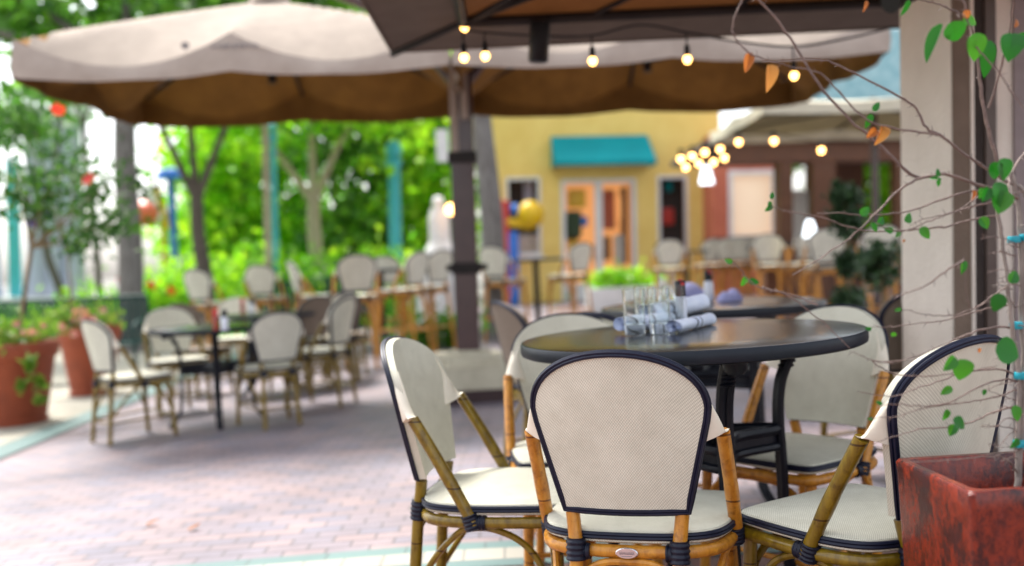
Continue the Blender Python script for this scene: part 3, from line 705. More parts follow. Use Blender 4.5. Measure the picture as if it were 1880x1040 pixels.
MB().add(*octo(.55,.52,.10,.27,6,.2)).add(*octo(.44,.41,.27,.33,6,.2)).add(*octo(.2,.16,.33,.37,6,.2)).build('base_block',M['stone'],um,smooth=False)

# ------------------------------------------------------------------ near canopy overhead
c0=P(720,100,5.2); r0=P(850,42,4.75)
ZE=c0.z; XE=c0.x; YE=5.2; XR,YR,ZR=r0.x,4.75,r0.z
CXc,CYc=1.95,3.9; XE2=2*CXc-XE; YE1=2*CYc-YE; ZA=2.72
nc=thing('patio_canopy','brown patio canopy overhead with dark frame and bulbs along its edge','canopy')
lo=lambda x,y,z:(x,y,z)
XR2=2*CXc-XR; YR1=2*CYc-YR
def ringpts(x0,x1,y0,y1,z): return [Vector((x0,y1,z)),Vector((x1,y1,z)),Vector((x1,y0,z)),Vector((x0,y0,z))]
A=ringpts(XE,XE2,YE1,YE,ZE); B=ringpts(XR,XR2,YR1,YR,ZR); ap=Vector((CXc,CYc,ZA))
def quadgrid(a,b,c,d,nu,nv,th=None): return grid(lambda u,v:a.lerp(b,u).lerp(d.lerp(c,u),v),nu,nv)
mb=MB()
for k in range(4):
    a,b_,c,d=A[k],A[(k+1)%4],B[(k+1)%4],B[k]; up=Vector((0,0,.012)); mb.add(*quadgrid(a+up,b_+up,c+up,d+up,12,3))
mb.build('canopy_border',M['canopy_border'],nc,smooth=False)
hem=MB()
for k in range(4): hem.add(*tube([A[k]+Vector((0,0,.012)),A[(k+1)%4]+Vector((0,0,.012))],.008,6))
hem.build('hem',M['canopy_border'],nc)
mb=MB()
for k in range(4):
    def fn(u,v,k=k):
        p=B[k].lerp(B[(k+1)%4],u).lerp(ap,v); return p+Vector((0,0,.014-.06*math.sin(PI*u)*math.sin(PI*min(1,v*1.1))))
    mb.add(*grid(fn,12,8))
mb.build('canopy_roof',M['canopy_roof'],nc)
for k in range(4):
    MB().add(*tube([B[k],B[(k+1)%4]],.025,8)).build('frame_bar',M['frame'],nc)
    MB().add(*tube([A[k],B[k],ap-Vector((0,0,.04))],.017,8)).build('rib',M['frame'],nc)
for k,ts in ((0,(.14,.30,.5,.7)),(3,(.3,.6))):
    for t in ts:
        q=B[k].lerp(B[(k+1)%4],t); MB().add(*tube([q,q.lerp(ap,.92)-Vector((0,0,.05))],.013,8)).build('rib',M['frame'],nc)
for k,t in ((0,.09),(0,.20)):
    q=B[k].lerp(B[1],t); MB().add(*tube([B[0]+Vector((.02,0,0)),ap-Vector((.5+8*t*.2,.3,.10))],.012,8)).build('stay',M['frame'],nc)
MB().add(*tube([(CXc,CYc+.1,2.155),(CXc,CYc+.1,ZA-.02)],.05,12)).build('mast',M['mast'],nc)
# speaker hanging from the frame bar
a=P(992,34,4.72); e=P(988,114,4.72)
hs=thing('hanging_speaker','black tubular speaker hanging from the frame of the overhead canopy','speaker',a)
d=e-a
MB().add(*tube([d*.06,d*.10,d*.97,d],[.038,.048,.048,.044],18)).build('housing',M['black'],hs)
MB().add(*tube([Vector((0,0,.01)),d*.08],.012,8)).build('bracket',M['frame'],hs)
MB().add(*tube([d*1.0,d*1.012],[.040,.036],18)).build('grille',M['iron'],hs)

# string lights
def string(name,label,wire,bulbs,Y,br,mat,drop=True,loc=None):
    """WIRE and BULBS in photo points at distance Y"""
    o=thing(name,label,'string lights',P(*wire[len(wire)//2],Y) if loc is None else loc); org=o.location.copy()
    q=smooth_path([P(u,v,Y)-org for u,v in wire],6); MB().add(*tube(q,.005,6)).build('wire',M['black'],o)
    for (u,v) in bulbs:
        c=P(u,v,Y)-org
        w=min(q,key=lambda p:(p.x-c.x)**2+(p.y-c.y)**2)
        topz=max(w.z,c.z+br*2.2) if drop else c.z+br*3
        sk=MB(); sk.add(*tube([(c.x,c.y,topz),(c.x,c.y,c.z+br*3.2)],.004,6)).add(*lathe([(.0001,c.z+br*.75),(br*.62,c.z+br*.75),(br*.70,c.z+br*1.6),(br*.62,c.z+br*3.2),(.0001,c.z+br*3.3)],12,c.x,c.y))
        sk.build('socket',M['black'],o)
        MB().add(*lathe([(.0001,c.z-br*1.15),(br*.55,c.z-br*.95),(br*.95,c.z-br*.3),(br,c.z+.1*br),(br*.75,c.z+br*.6),(br*.5,c.z+br*.9),(.0001,c.z+br*.95)],14,c.x,c.y)).build('bulb',mat,o)
    return o
string('string_lights','string of warm bulbs hung along the far edge of the overhead canopy',
 [(838,6),(850,30),(852,52),(890,60),(990,66),(1085,66),(1175,46),(1262,60),(1350,76),(1458,86),(1560,70),(1640,50)],
 [(832,15),(851,15),(853,50),(852,106),(891,103),(1088,112),(1262,109),(1458,139)],4.78,.020,M['bulb'])
string('string_lights','string of warm bulbs along the cream parasol by the restaurant',
 [(1246,280),(1270,272),(1293,262),(1322,258),(1356,246),(1421,246),(1508,262),(1570,262)],
 [(1250,292),(1271,287),(1294,280),(1322,274),(1356,261),(1421,259),(1508,276)],11.2,.034,M['bulb_small'])
string('string_lights','short lower string of warm bulbs beneath the cream parasol edge',
 [(1255,294),(1284,288),(1310,286),(1332,280)],[(1259,307),(1283,300),(1310,298),(1330,290)],11.6,.034,M['bulb_small'])
# cream parasol by the restaurant
def simple_parasol(cx,cy,hx,hy,ze,apex,label,val=.22,zmast=0):
    o=thing('cream_parasol',label,'parasol',(cx,cy,0),rot=(0,.02,0))
    rf=fabric_roof(0,0,hx,hy,ze,apex,.06); cn=MB().add(*rf).build('canopy',M['cream'],o); MB().add([(x,y,z-.012) for x,y,z in rf[0]],[q[::-1] for q in rf[1]]).build('inner_shade',M['olive_inner_shade'],cn)  # added olive layer paints the shade under the canopy
    L=eave_loop(0,0,hx+.004,hy+.004,ze,.06); n=len(L); v=[(x,y,z+.003) for x,y,z,t in L]+[(x,y,ze-val+.3*(z-ze)) for x,y,z,t in L]
    MB().add(v,[(i,(i+1)%n,n+(i+1)%n,n+i) for i in range(n)]).build('valance',M['cream'],cn)
    for ex,ey in ((-1,-1),(0,-1),(1,-1),(1,0),(1,1),(0,1),(-1,1),(-1,0)): MB().add(*tube([(0,0,apex-.05),(ex*hx*.98,ey*hy*.98,ze-.03)],.015,6)).build('rib',M['frame'],o)
    MB().add(*tube([(0,0,0),(0,0,apex+.05)],.045,10)).build('mast',M['mast'],o)
    MB().add(*lathe([(.0001,0),(.35,0),(.35,.08),(.1,.12),(.0001,.12)],20)).build('foot',M['stone_dark'],o)
    return o
simple_parasol(4.55,12.6,1.75,1.45,2.66,2.80,'cream parasol with pale hanging edge in front of the restaurant',.16)

# ------------------------------------------------------------------ stucco building at the right
PX0=1.640; WY=3.815
bl=thing('stucco_building','cream stucco pillar and wall with brown framed windows beside the terrace','building',(0,0,0),rot=(0,.03,0))
BH=2.16
MB().add(*bbox(PX0,PX0+.42,WY+.006,WY+.50,0,BH,.006)).build('pillar',M['stucco'],bl,smooth=False)
MB().add(*bbox(PX0+.004,PX0+.066,WY-.012,WY+.006,0,BH,.003)).build('pillar_shade_face',M['stucco_shade'],bl,smooth=False)  # added dark slab paints the shade on the pillar's camera side
MB().add(*bbox(PX0+.066,PX0+.078,WY-.02,WY+.008,0,BH,.002)).build('corner_bead',M['stucco'],bl,smooth=False)
MB().add(*box(PX0+.42,4.6,WY+.30,WY+.5,0,BH)).build('wall',M['stucco_shade'],bl,smooth=False)
wn=MB().add(*box(PX0+.42,4.5,WY+.20,WY+.22,.05,BH-.05)).build('window',M['pane'],bl,smooth=False)
for x0,x1,y0,m in ((PX0+.08,PX0+.122,.0,'dark_in'),(PX0+.122,PX0+.165,-.015,'bronze'),(PX0+.165,PX0+.232,.05,'pane'),(PX0+.232,PX0+.33,-.01,'sash'),(PX0+.33,PX0+.352,.03,'bronze'),(PX0+.352,PX0+.62,.05,'pane'),(PX0+.62,PX0+.70,-.01,'sash')):
    MB().add(*bbox(x0+.001,x1-.001,WY+y0,WY+.06 if x1<PX0+.42 else WY+.19,.02,BH-.02,.003)).build({'pane':'pane','sash':'window_frame','bronze':'window_frame','dark_in':'shadow_gap'}[m],M[m],bl,smooth=False)
for z in (.45,1.06,1.62):
    MB().add(*bbox(PX0+.166,PX0+.231,WY+.03,WY+.049,z,z+.03,.003)).build('muntin',M['sash'],bl,smooth=False)
    MB().add(*bbox(PX0+.353,PX0+.619,WY+.03,WY+.049,z,z+.03,.003)).build('muntin',M['sash'],bl,smooth=False)
wl=thing('wall_lamp','small black lamp high on the stucco pillar','lamp',P(1640,4,3.95))
MB().add(*tube([(-.03,-.05,-.01),(.06,.0,.02)],[.045,.03],14)).build('shade',M['black'],wl); MB().add(*tube([(.05,0,.02),(.10,.05,.02)],.012,8)).build('arm',M['black'],wl)

# ------------------------------------------------------------------ glazed planter with thorny shrub
K=1.70
q=P(1786,905,K); ph=q.z; pxl=q.x
side=.30
pt=thing('glazed_planter','tall square oxblood glazed planter in the right foreground','planter',(pxl+side/2-.012,K+side/2+.01,0),.055)
def sq(r,z,e=.012):
    L=[]
    for cx,cy in ((-1,-1),(1,-1),(1,1),(-1,1)):
        for k in range(5):
            a=math.atan2(cy,cx)-PI/4+PI/2*k/4; L.append((cx*(r-e)+e*math.cos(a),cy*(r-e)+e*math.sin(a),z))
    return L
rings=[sq(.132,0),sq(.134,.02),sq(.148,ph-.035),sq(.150,ph-.006),sq(.146,ph),sq(.132,ph,.02),sq(.126,ph-.012,.02),sq(.118,ph-.10,.02)]
v=[p for r in rings for p in r]; n=20
MB().add(v,[(i*n+k,i*n+(k+1)%n,(i+1)*n+(k+1)%n,(i+1)*n+k) for i in range(len(rings)-1) for k in range(n)]).build('pot',M['glaze'],pt)
MB().add(sq(.119,ph-.09,.02),[tuple(range(20))]).build('soil',M['soil'],pt,smooth=False)
def heart_leaf(L,W,curl=.25,fold=.25):
    n=7; v=[];f=[]
    for i in range(n+1):
        t=i/n; w=W*1.95*(t+.015)**.5*(1-t)**.85 if t<1 else 0; z=-curl*L*t*t
        v+=[(-w,t*L,z+fold*w),(0,t*L,z),(w,t*L,z+fold*w)]
    for i in range(n): f+=[(3*i,3*i+1,3*i+4,3*i+3),(3*i+1,3*i+2,3*i+5,3*i+4)]
    return v,f
def place_leaf(b,p,d,L,W,nrm,curl=.25,fold=.25):
    d=Vector(d).normalized(); nrm=Vector(nrm); x=d.cross(nrm).normalized(); z=x.cross(d)
    v,f=heart_leaf(L,W,curl,fold); b.add([Vector(p)+x*a+d*bb+z*c for a,bb,c in v],f)
sh=thing('thorny_shrub','bare twiggy shrub with a few green and dry leaves, tied with teal tape','shrub',(pxl+side*.6,K+.16,ph-.09)); so=sh.location.copy()
rnd=random.Random(11)
def W3(pts,Y0,Y1):
    n=len(pts); return [P(u,v,Y0+(Y1-Y0)*i/max(1,n-1))-so for i,(u,v) in enumerate(pts)]
def branch(pts,r0,r1,Y0=1.72,Y1=1.72,mat='twig',name='branch',thorns=True):
    q=smooth_path(W3(pts,Y0,Y1),5); n=len(q)
    q=[p+Vector((rnd.gauss(0,.0006),rnd.gauss(0,.0012),rnd.gauss(0,.0006))) for p in q]
    r0*=.78; r1*=.78; b=MB(); b.add(*tube(q,[(r0+(r1-r0)*i/(n-1))*(1+.18*rnd.random()) for i in range(n)],7))
    if thorns:
        for i in range(2,n-1,3):
            t=(q[i+1]-q[i-1]).normalized(); o_=t.orthogonal().normalized(); a=rnd.random()*6.28
            d=(o_*math.cos(a)+t.cross(o_)*math.sin(a)+t*.5).normalized(); L=rnd.uniform(.006,.014); rr=r0+(r1-r0)*i/(n-1)
            b.add(*tube([q[i],q[i]+d*L],[max(.0007,rr*.55),.0002],5))
    b.build(name,M[mat],sh); return q
base=(1868,880)
branch([(1869,895),(1874,800),(1880,700),(1876,560),(1874,440),(1868,360),(1850,300)],.0075,.0048,1.80,1.80,'twig_pale','stem',False)
branch([(1869,895),(1868,810),(1872,700),(1858,600),(1850,520),(1842,460),(1836,410),(1822,350)],.0058,.0035,1.80,1.78,'twig_pale','stem',False)
branch([(1876,560),(1884,470),(1888,380),(1872,345),(1840,330)],.006,.004,1.80,1.8,'twig_pale','stem',False)
main=[([(1868,365),(1830,350),(1790,338),(1735,320),(1690,327),(1660,310),(1610,262),(1560,220),(1500,150),(1440,55),(1402,10),(1385,-8)],.0042,.0022),
([(1850,335),(1800,302),(1770,282),(1725,248),(1700,235),(1682,200),(1640,172),(1570,135),(1520,112),(1480,108),(1440,112),(1400,112)],.0036,.0012),
([(1725,248),(1690,243),(1640,235),(1590,220),(1545,175),(1505,135),(1460,125),(1400,108)],.0028,.001),
([(1400,108),(1375,98),(1350,70),(1345,45),(1358,10),(1368,-6)],.0018,.0014),
([(1735,320),(1690,328),(1650,350),(1610,390),(1570,430),(1520,465),(1490,485),(1455,505)],.003,.001),
([(1830,350),(1780,352),(1720,370),(1680,385),(1630,394),(1590,395),(1540,392),(1500,392)],.0026,.001),
([(1835,370),(1790,378),(1745,392),(1710,405),(1670,422),(1640,423),(1610,410)],.0024,.0008),
([(1835,395),(1780,405),(1740,415),(1700,420),(1650,424),(1600,425),(1550,415),(1510,400),(1460,391),(1432,385),(1415,376)],.0022,.0009),
([(1800,360),(1760,385),(1720,398),(1690,404),(1672,415)],.0016,.0007),
([(1862,520),(1820,545),(1780,565),(1770,470)],.0012,.0006),
([(1770,478),(1735,500),(1700,525),(1660,540),(1640,550)],.0024,.0009),
([(1850,525),(1815,550),(1775,572),(1735,580),(1700,578),(1655,568)],.0018,.0007),
([(1858,560),(1800,570),(1740,588),(1690,594),(1640,600),(1600,601)],.0018,.0007),
([(1862,605),(1840,600),(1795,608),(1740,630),(1680,655),(1635,665),(1600,662)],.0028,.0009),
([(1640,668),(1610,664),(1585,655),(1560,645)],.0014,.0006),
([(1600,662),(1625,680),(1665,690),(1720,690),(1780,682),(1830,672)],.0013,.0012),
([(1868,690),(1830,678),(1770,685),(1720,702),(1680,715),(1635,728),(1575,720)],.0024,.0007),
([(1868,700),(1845,697),(1810,705),(1770,725),(1735,742),(1690,746),(1640,742),(1610,748)],.0024,.0008),
([(1868,715),(1830,728),(1780,738),(1735,744),(1690,752),(1645,765),(1600,769)],.0019,.0007),
([(1872,745),(1830,755),(1785,775),(1735,785),(1690,788),(1650,800),(1600,815)],.0024,.0008),
([(1872,775),(1850,768),(1830,782),(1800,785)],.0016,.0006),
([(1868,790),(1850,800),(1835,818),(1815,815)],.0014,.0006),
([(1868,870),(1855,850),(1840,840),(1815,838),(1740,845),(1660,850)],.0022,.0007),
([(1840,330),(1815,240),(1800,160),(1790,80),(1775,20),(1765,-8)],.0042,.0024),
([(1815,200),(1840,120),(1855,50),(1862,-8)],.0026,.0018),
([(1775,65),(1800,95),(1830,130),(1855,165),(1880,200)],.0018,.0014),
([(1882,280),(1862,310),(1852,340),(1862,375)],.003,.0024),
([(1760,25),(1730,10),(1700,2),(1670,-2),(1640,-8)],.002,.0012),
([(1800,85),(1785,55),(1770,30),(1755,28)],.0016,.001),
([(1872,455),(1850,440),(1820,435),(1800,440)],.0012,.0006),([(1860,470),(1840,462),(1815,465)],.0012,.0006),([(1866,500),(1840,495),(1812,502)],.001,.0005),([(1862,560),(1845,545),(1800,560)],.001,.0005),
([(1500,560),(1450,540),(1400,530),(1375,515),(1360,495),(1345,482)],.0018,.0008),([(1560,640),(1520,600),(1490,575),(1450,545),(1400,528)],.0009,.0018)]
for i,(pts,a,c_) in enumerate(main):
    near=1.74+.05*math.sin(i*1.7)
    branch(pts,a,c_,1.80 if pts[0][0]>1800 else near,near-.02)
for i in range(22):                                      # short bare side twigs along the stems
    v0=rnd.uniform(330,860); u0=1866+rnd.uniform(-14,8); L=rnd.uniform(18,60); sg_=-1 if rnd.random()<.8 else 1; dv=rnd.uniform(-.5,.35)
    branch([(u0,v0),(u0+sg_*L*.5,v0+dv*L*.4+rnd.uniform(-6,6)),(u0+sg_*L,v0+dv*L+rnd.uniform(-8,8))],.0015,.0005,1.79,1.79-rnd.uniform(-.03,.08),'twig' if i%3 else 'twig_pale')
# teal ties
for i,(u,v) in enumerate(((1862,440),(1866,598),(1874,690),(1872,815),(1884,436))):
    t=P(u,v,1.795)-so; MB().add(*lathe([(.0105,t.z-.006),(.0115,t.z-.004),(.0115,t.z+.004),(.0105,t.z+.006)],14,t.x,t.y)).build('plant_tie',M['tie'],sh)
lf=MB()
def leaf_at(b,u,v,ang,Lp,Y=1.70,wr=.42,tw=None,curl=.25,fold=.25):
    """a leaf whose base lies at that point, hanging at ANG degrees (0 = right, 90 = down), Lp photo pixels long"""
    p=P(u,v,Y)-so; a=math.radians(ang); L=Lp/F*Y*.88; curl+=rnd.uniform(-.15,.35); fold+=rnd.uniform(-.1,.35); d=Vector((math.cos(a),rnd.uniform(-.25,.25),-math.sin(a)))
    nrm=Vector((rnd.uniform(-.4,.4),-1,rnd.uniform(-.3,.5))) if tw is None else Vector(tw)
    place_leaf(b,p,d,L,L*wr,nrm,curl,fold)
for a in ((1745,42,60,46,.62),(1790,62,80,54,.5),(1768,35,20,30,.5),(1858,62,100,56,.55),(1830,335,80,50,.55),(1838,292,75,46,.6),(1820,300,60,40,.5),(1845,352,110,48,.55),(1815,345,115,32,.5),
 (1828,640,20,52,.72),(1768,660,95,44,.62),(1752,655,130,38,.45),(1750,770,35,34,.5),(1752,780,115,26,.5),(1738,752,95,26,.4),(1748,712,150,26,.4),(1418,376,135,20,.42),(1412,370,80,18,.4),(1416,366,-70,16,.4),
 (1660,405,-25,26,.5),(1690,418,55,30,.42),(1652,425,120,16,.4),(1722,325,-90,18,.35),(1722,328,190,16,.35),(1722,330,80,16,.35),(1722,328,20,10,.35),(1580,395,-40,24,.5),(1610,412,-30,26,.42),(1640,425,200,22,.4),(1600,410,60,22,.4),(1604,205,-60,22,.4),(1600,210,110,30,.3),
 (1368,508,100,24,.42),(1345,482,200,18,.4),(1375,515,20,22,.42),(1768,478,95,30,.35),(1800,345,80,24,.4),(1800,400,60,28,.5),(1862,745,80,34,.4),(1868,805,120,26,.4),(1838,540,110,40,.5),(1855,520,-60,30,.5),(1808,715,100,14,.4),(1636,612,30,16,.4),(1600,605,190,14,.4),(1655,568,170,14,.4),(1620,742,200,14,.4),(1604,770,190,12,.4)):
    leaf_at(lf,a[0],a[1],a[2],a[3],1.68 if a[3]>30 else 1.73,a[4])
leaf_at(lf,1730,45,112,84,1.70,.22,(-.8,-.5,.2),.15,.9)
leaf_at(lf,1668,0,100,34,1.7,.25)
leaf_at(lf,1815,75,95,70,1.78,.28); leaf_at(lf,1880,60,100,40,1.78,.4)
lf.build('green_leaves',M['leaf_near'],sh)
ld=MB()
for a in ((1376,97,100,46,.34),(1412,120,85,58,.36),(1620,232,100,46,.4),(1610,240,150,28,.5),(1590,2,95,24,.25),(1770,20,60,24,.5),(1862,50,-60,24,.3),(1660,440,110,8,.5),(1796,640,70,12,.5),(1785,350,80,26,.35)):
    leaf_at(ld,a[0],a[1],a[2],a[3]*.85,1.72,a[4],None,.5,.8)
ld.build('dry_leaves',M['leaf_dry'],sh)

# ------------------------------------------------------------------ terracotta pots with standard hibiscus
def pot_tree(u, rimr, Y, h, trunk_u, label_pot, label_tree, crown, seed, flowers, tr=.024, violet=()):
    x=px(u,Y); z=gz(x,0)
    p=thing('terracotta_pot',label_pot,'pot',(x,Y,z),group='terracotta pots')
    R=rimr
    MB().add(*lathe([(.0001,0),(R*.68,0),(R*.72,.02),(R*.72,.05),(R*.68,.06),(R*.92,h*.78),(R*.94,h*.80),(R*1.0,h*.82),(R*1.03,h*.97),(R*1.0,h),(R*.92,h),(R*.9,h-.05)],40)).build('pot_body',M['terracotta'],p)
    MB().add(*lathe([(R*.91,h-.05),(.0001,h-.03)],24)).build('soil',M['soil'],p)
    t=thing('potted_hibiscus',label_tree,'tree',(x,Y,z+h-.04),group='standard hibiscus in pots'); o0=t.location.copy()
    L=[P(a,b,Y)-o0 for a,b in trunk_u]
    top=L[-1]; bl=[(q.x,q.y+dy,q.z,r*1.0,r*.9,r*.85) for (a,b,r,dy) in crown for q in (P(a,b,Y)-o0,)]
    limbs=[([top,top.lerp(Vector(b_[:3]),.6)+Vector((0,0,.02)),Vector(b_[:3])],tr*.55,.004) for b_ in bl]
    trunk_bm([Vector((L[0].x,L[0].y,-.02))]+L,tr,tr*.7,limbs,10).build('trunk',M['stake'],t)
    leaf_cloud('crown',bl,len(bl)*125,.07,M['leaf_pot'],t,16,.30,seed)
    for a,b in flowers: flower_bm([P(a,b,Y-.25)-o0],.065,np.random.default_rng(seed+a)).build('flower',M['petal'],t)
    for a,b in violet: flower_bm([P(a,b,Y+.1)-o0],.05,np.random.default_rng(seed+a)).build('violet_flower',M['petal_violet'],t)
    return p,t
pot_tree(12,.37,8.5,.70,[(38,600),(48,520),(58,455)],'large terracotta pot at the left edge, with trailing plants','young hibiscus tree with a pale stem in the nearer terracotta pot',
 [(60,380,.33,0),(150,390,.36,.1),(200,340,.30,0),(100,330,.28,-.1),(30,330,.22,0),(160,450,.22,0),(205,410,.25,.1)],21,[(163,330),(107,200)],.024,((50,350),(82,342),(84,396),(60,410)))
pot_tree(158,.31,10.4,.72,[(132,560),(128,510),(125,470)],'terracotta pot farther back, beside the cream chair','slim hibiscus growing in the farther terracotta pot',
 [(95,260,.30,0),(60,230,.28,0),(130,300,.30,.1),(170,420,.28,0),(30,200,.3,0)],22,[(170,326)],.016)
def planting(name,label,c,r,n,size,mat,seed,petal=None,cat='plant',z=None):
    o=thing(name,label,cat,c)
    leaf_cloud('foliage',[(0,0,r[2]*.7,r[0],r[1],r[2])],n,size,mat,o,18,.34,seed)
    if petal:
        rg=np.random.default_rng(seed+1); flower_bm([(rg.normal()*r[0]*.6,-r[1]*.5-rg.random()*r[1]*.5,r[2]*(.5+rg.random())) for _ in range(petal[1])],petal[2],rg).build('blossoms',petal[0],o)
    st_=MB()
    rg=np.random.default_rng(seed+2)
    for _ in range(5): st_.add(*tube([(0,0,0),(rg.normal()*r[0]*.5,rg.normal()*r[1]*.5,r[2]*1.1)],[.008,.003],5))
    st_.build('stems',M['stake'],o); return o
planting('trailing_plant','bushy green plant with pink flowers at the foot of the nearer potted tree',(px(25,8.5),8.5,.58),(.36,.34,.11),650,.06,M['leaf_yellow'],31,(M['petal_warm'],16,.035))
planting('trailing_plant','green plant with pink flowers filling the farther terracotta pot',(px(150,10.4),10.4,.58),(.30,.28,.14),550,.07,M['leaf_yellow'],32,(M['petal_warm'],14,.04))
vine=thing('trailing_vine','yellow green vine hanging down the front of the nearer terracotta pot','vine',P(45,640,8.15))
leaf_cloud('foliage',[(.02,0,-.15,.06,.03,.12),(.10,0,-.28,.06,.04,.08),(-.05,0,-.32,.06,.03,.06),(.08,0,-.42,.05,.03,.06)],120,.07,M['leaf_yellow'],vine,6,.3,33)
MB().add(*tube(smooth_path([(0,.03,.02),(.03,-.01,-.12),(.08,-.01,-.26),(.05,0,-.40)],4),.004,5)).build('stems',M['stake'],vine)

# ------------------------------------------------------------------ green slatted benches
def bench(x0,x1,y,label,rz=0):
    L=x1-x0; o=thing('slatted_bench',label,'bench',((x0+x1)/2,y,gz((x0+x1)/2,0)),rz,group='dark green slatted benches')
    b=MB(); n=int(L/.075)
    for i in range(n+1):
        x=-L/2+L*i/n; b.add(*bbox(x-.026,x+.026,.0,.012,.44,.96,.003))
    b.add(*tube([(-L/2,0.006,.97),(L/2,.006,.97)],.022,8)).add(*tube([(-L/2,0.006,.46),(L/2,.006,.46)],.018,8)); b.build('backrest',M['bench'],o,smooth=False)
    s=MB()
    for k in range(6): s.add(*bbox(-L/2,L/2,-.45+.075*k,-.40+.075*k,.43,.45,.003))
    s.build('seat',M['bench'],o,smooth=False)
    for sx in (-1,1):
        MB().add(*tube(smooth_path([(sx*L/2,.06,0),(sx*L/2,0,.45),(sx*L/2,0,.97)],4),.022,8)).add(*tube(smooth_path([(sx*L/2,-.44,0),(sx*L/2,-.43,.45),(sx*L/2,-.40,.66),(sx*L/2,0,.70)],5),.02,8)).build('end_frame',M['bench'],o)
    return o
bench(px(-25,11.8),px(266,11.8),11.8,'long dark green slatted bench behind the terracotta pots')
bench(px(462,15),px(560,15),15,'dark green slatted bench behind the round backed bar stool')
bench(px(596,15.6),px(690,15.6),15.6,'dark green slatted bench before the bushes left of the white pillar')

# ------------------------------------------------------------------ yellow shop
SY=23.5
def wall_openings(x0,x1,z0,z1,ops,d=.25):
    xs=sorted({x0,x1,*[o[0] for o in ops],*[o[1] for o in ops]}); zs=sorted({z0,z1,*[o[2] for o in ops],*[o[3] for o in ops]}); b=MB()
    hole=lambda x,z: any(o[0]<x<o[1] and o[2]<z<o[3] for o in ops)
    for i in range(len(xs)-1):
        for j in range(len(zs)-1):
            if not hole((xs[i]+xs[i+1])/2,(zs[j]+zs[j+1])/2):
                b.add([(xs[i],0,zs[j]),(xs[i+1],0,zs[j]),(xs[i+1],0,zs[j+1]),(xs[i],0,zs[j+1])],[(0,1,2,3)])
    for a,c,e,g in ops:
        b.add([(a,0,e),(a,d,e),(a,d,g),(a,0,g)],[(0,1,2,3)]).add([(c,0,e),(c,d,e),(c,d,g),(c,0,g)],[(3,2,1,0)]).add([(a,0,g),(c,0,g),(c,d,g),(a,d,g)],[(3,2,1,0)]).add([(a,0,e),(c,0,e),(c,d,e),(a,d,e)],[(0,1,2,3)])
    b.add([(x0,0,z0),(x0,6,z0),(x0,6,z1),(x0,0,z1)],[(3,2,1,0)]).add([(x1,0,z0),(x1,6,z0),(x1,6,z1),(x1,0,z1)],[(0,1,2,3)]).add([(x0,0,z1),(x1,0,z1),(x1,6,z1),(x0,6,z1)],[(0,1,2,3)]).add([(x0,6,z0),(x1,6,z0),(x1,6,z1),(x0,6,z1)],[(3,2,1,0)])
    return b
LEAN=.032
def SXp(u,v,Y=SY):                                       # x, z in the leaning frame of a far building based at x=0
    p=P(u,v,Y); return p.x*math.cos(LEAN)-p.z*math.sin(LEAN), p.x*math.sin(LEAN)+p.z*math.cos(LEAN)
shp=thing('yellow_shop','yellow rendered shop with turquoise awning and white framed glass door','building',(0,SY,0),rot=(0,LEAN,0))
def rect(u0,v0,u1,v1,Y=SY):
    a=SXp(u0,v1,Y); b=SXp(u1,v0,Y); return (a[0],b[0],a[1],b[1])
def frame_of(b,r,w,y0,y1):
    x0,x1,z0,z1=r
    b.add(*box(x0,x0+w,y0,y1,z0,z1)).add(*box(x1-w,x1,y0,y1,z0,z1)).add(*box(x0+w,x1-w,y0,y1,z1-w,z1)).add(*box(x0+w,x1-w,y0,y1,z0,z0+w)); return b
dr=rect(1032,328,1167,515); dr=(dr[0],dr[1],.0+.03,dr[3])
w1=rect(930,325,992,470); w2=rect(1208,322,1262,470); xl=SXp(903,300)[0]; xr=SXp(1322,300)[0]
wall_openings(xl,xr,-.1,5.6,[dr,w1,w2]).build('wall',M['yellow'],shp,smooth=False)
d_=frame_of(MB(),dr,.10,-.03,.06); mid=(dr[0]+dr[1])/2
d_.add(*box(mid-.09,mid+.09,-.03,.06,dr[2]+.1,dr[3]-.1)).add(*box(dr[0]+.1,mid-.09,-.02,.05,dr[2]+.1,dr[2]+.42)).add(*box(mid+.09,dr[1]-.1,-.02,.05,dr[2]+.1,dr[2]+.42))
dob=d_.build('door',M['white'],shp,smooth=False)
for x in (mid-.14,mid+.14): MB().add(*tube([(x,-.06,.95),(x,-.06,1.35)],.02,8)).build('handle',M['frame'],dob)
for r in (w1,w2):
    wd=frame_of(MB(),r,.07,-.02,.05).build('window',M['white'],shp,smooth=False)
    MB().add(*bbox(r[0]-.06,r[1]+.06,-.09,-.025,r[2]-.06,r[2],.006)).build('sill',M['white'],wd,smooth=False)
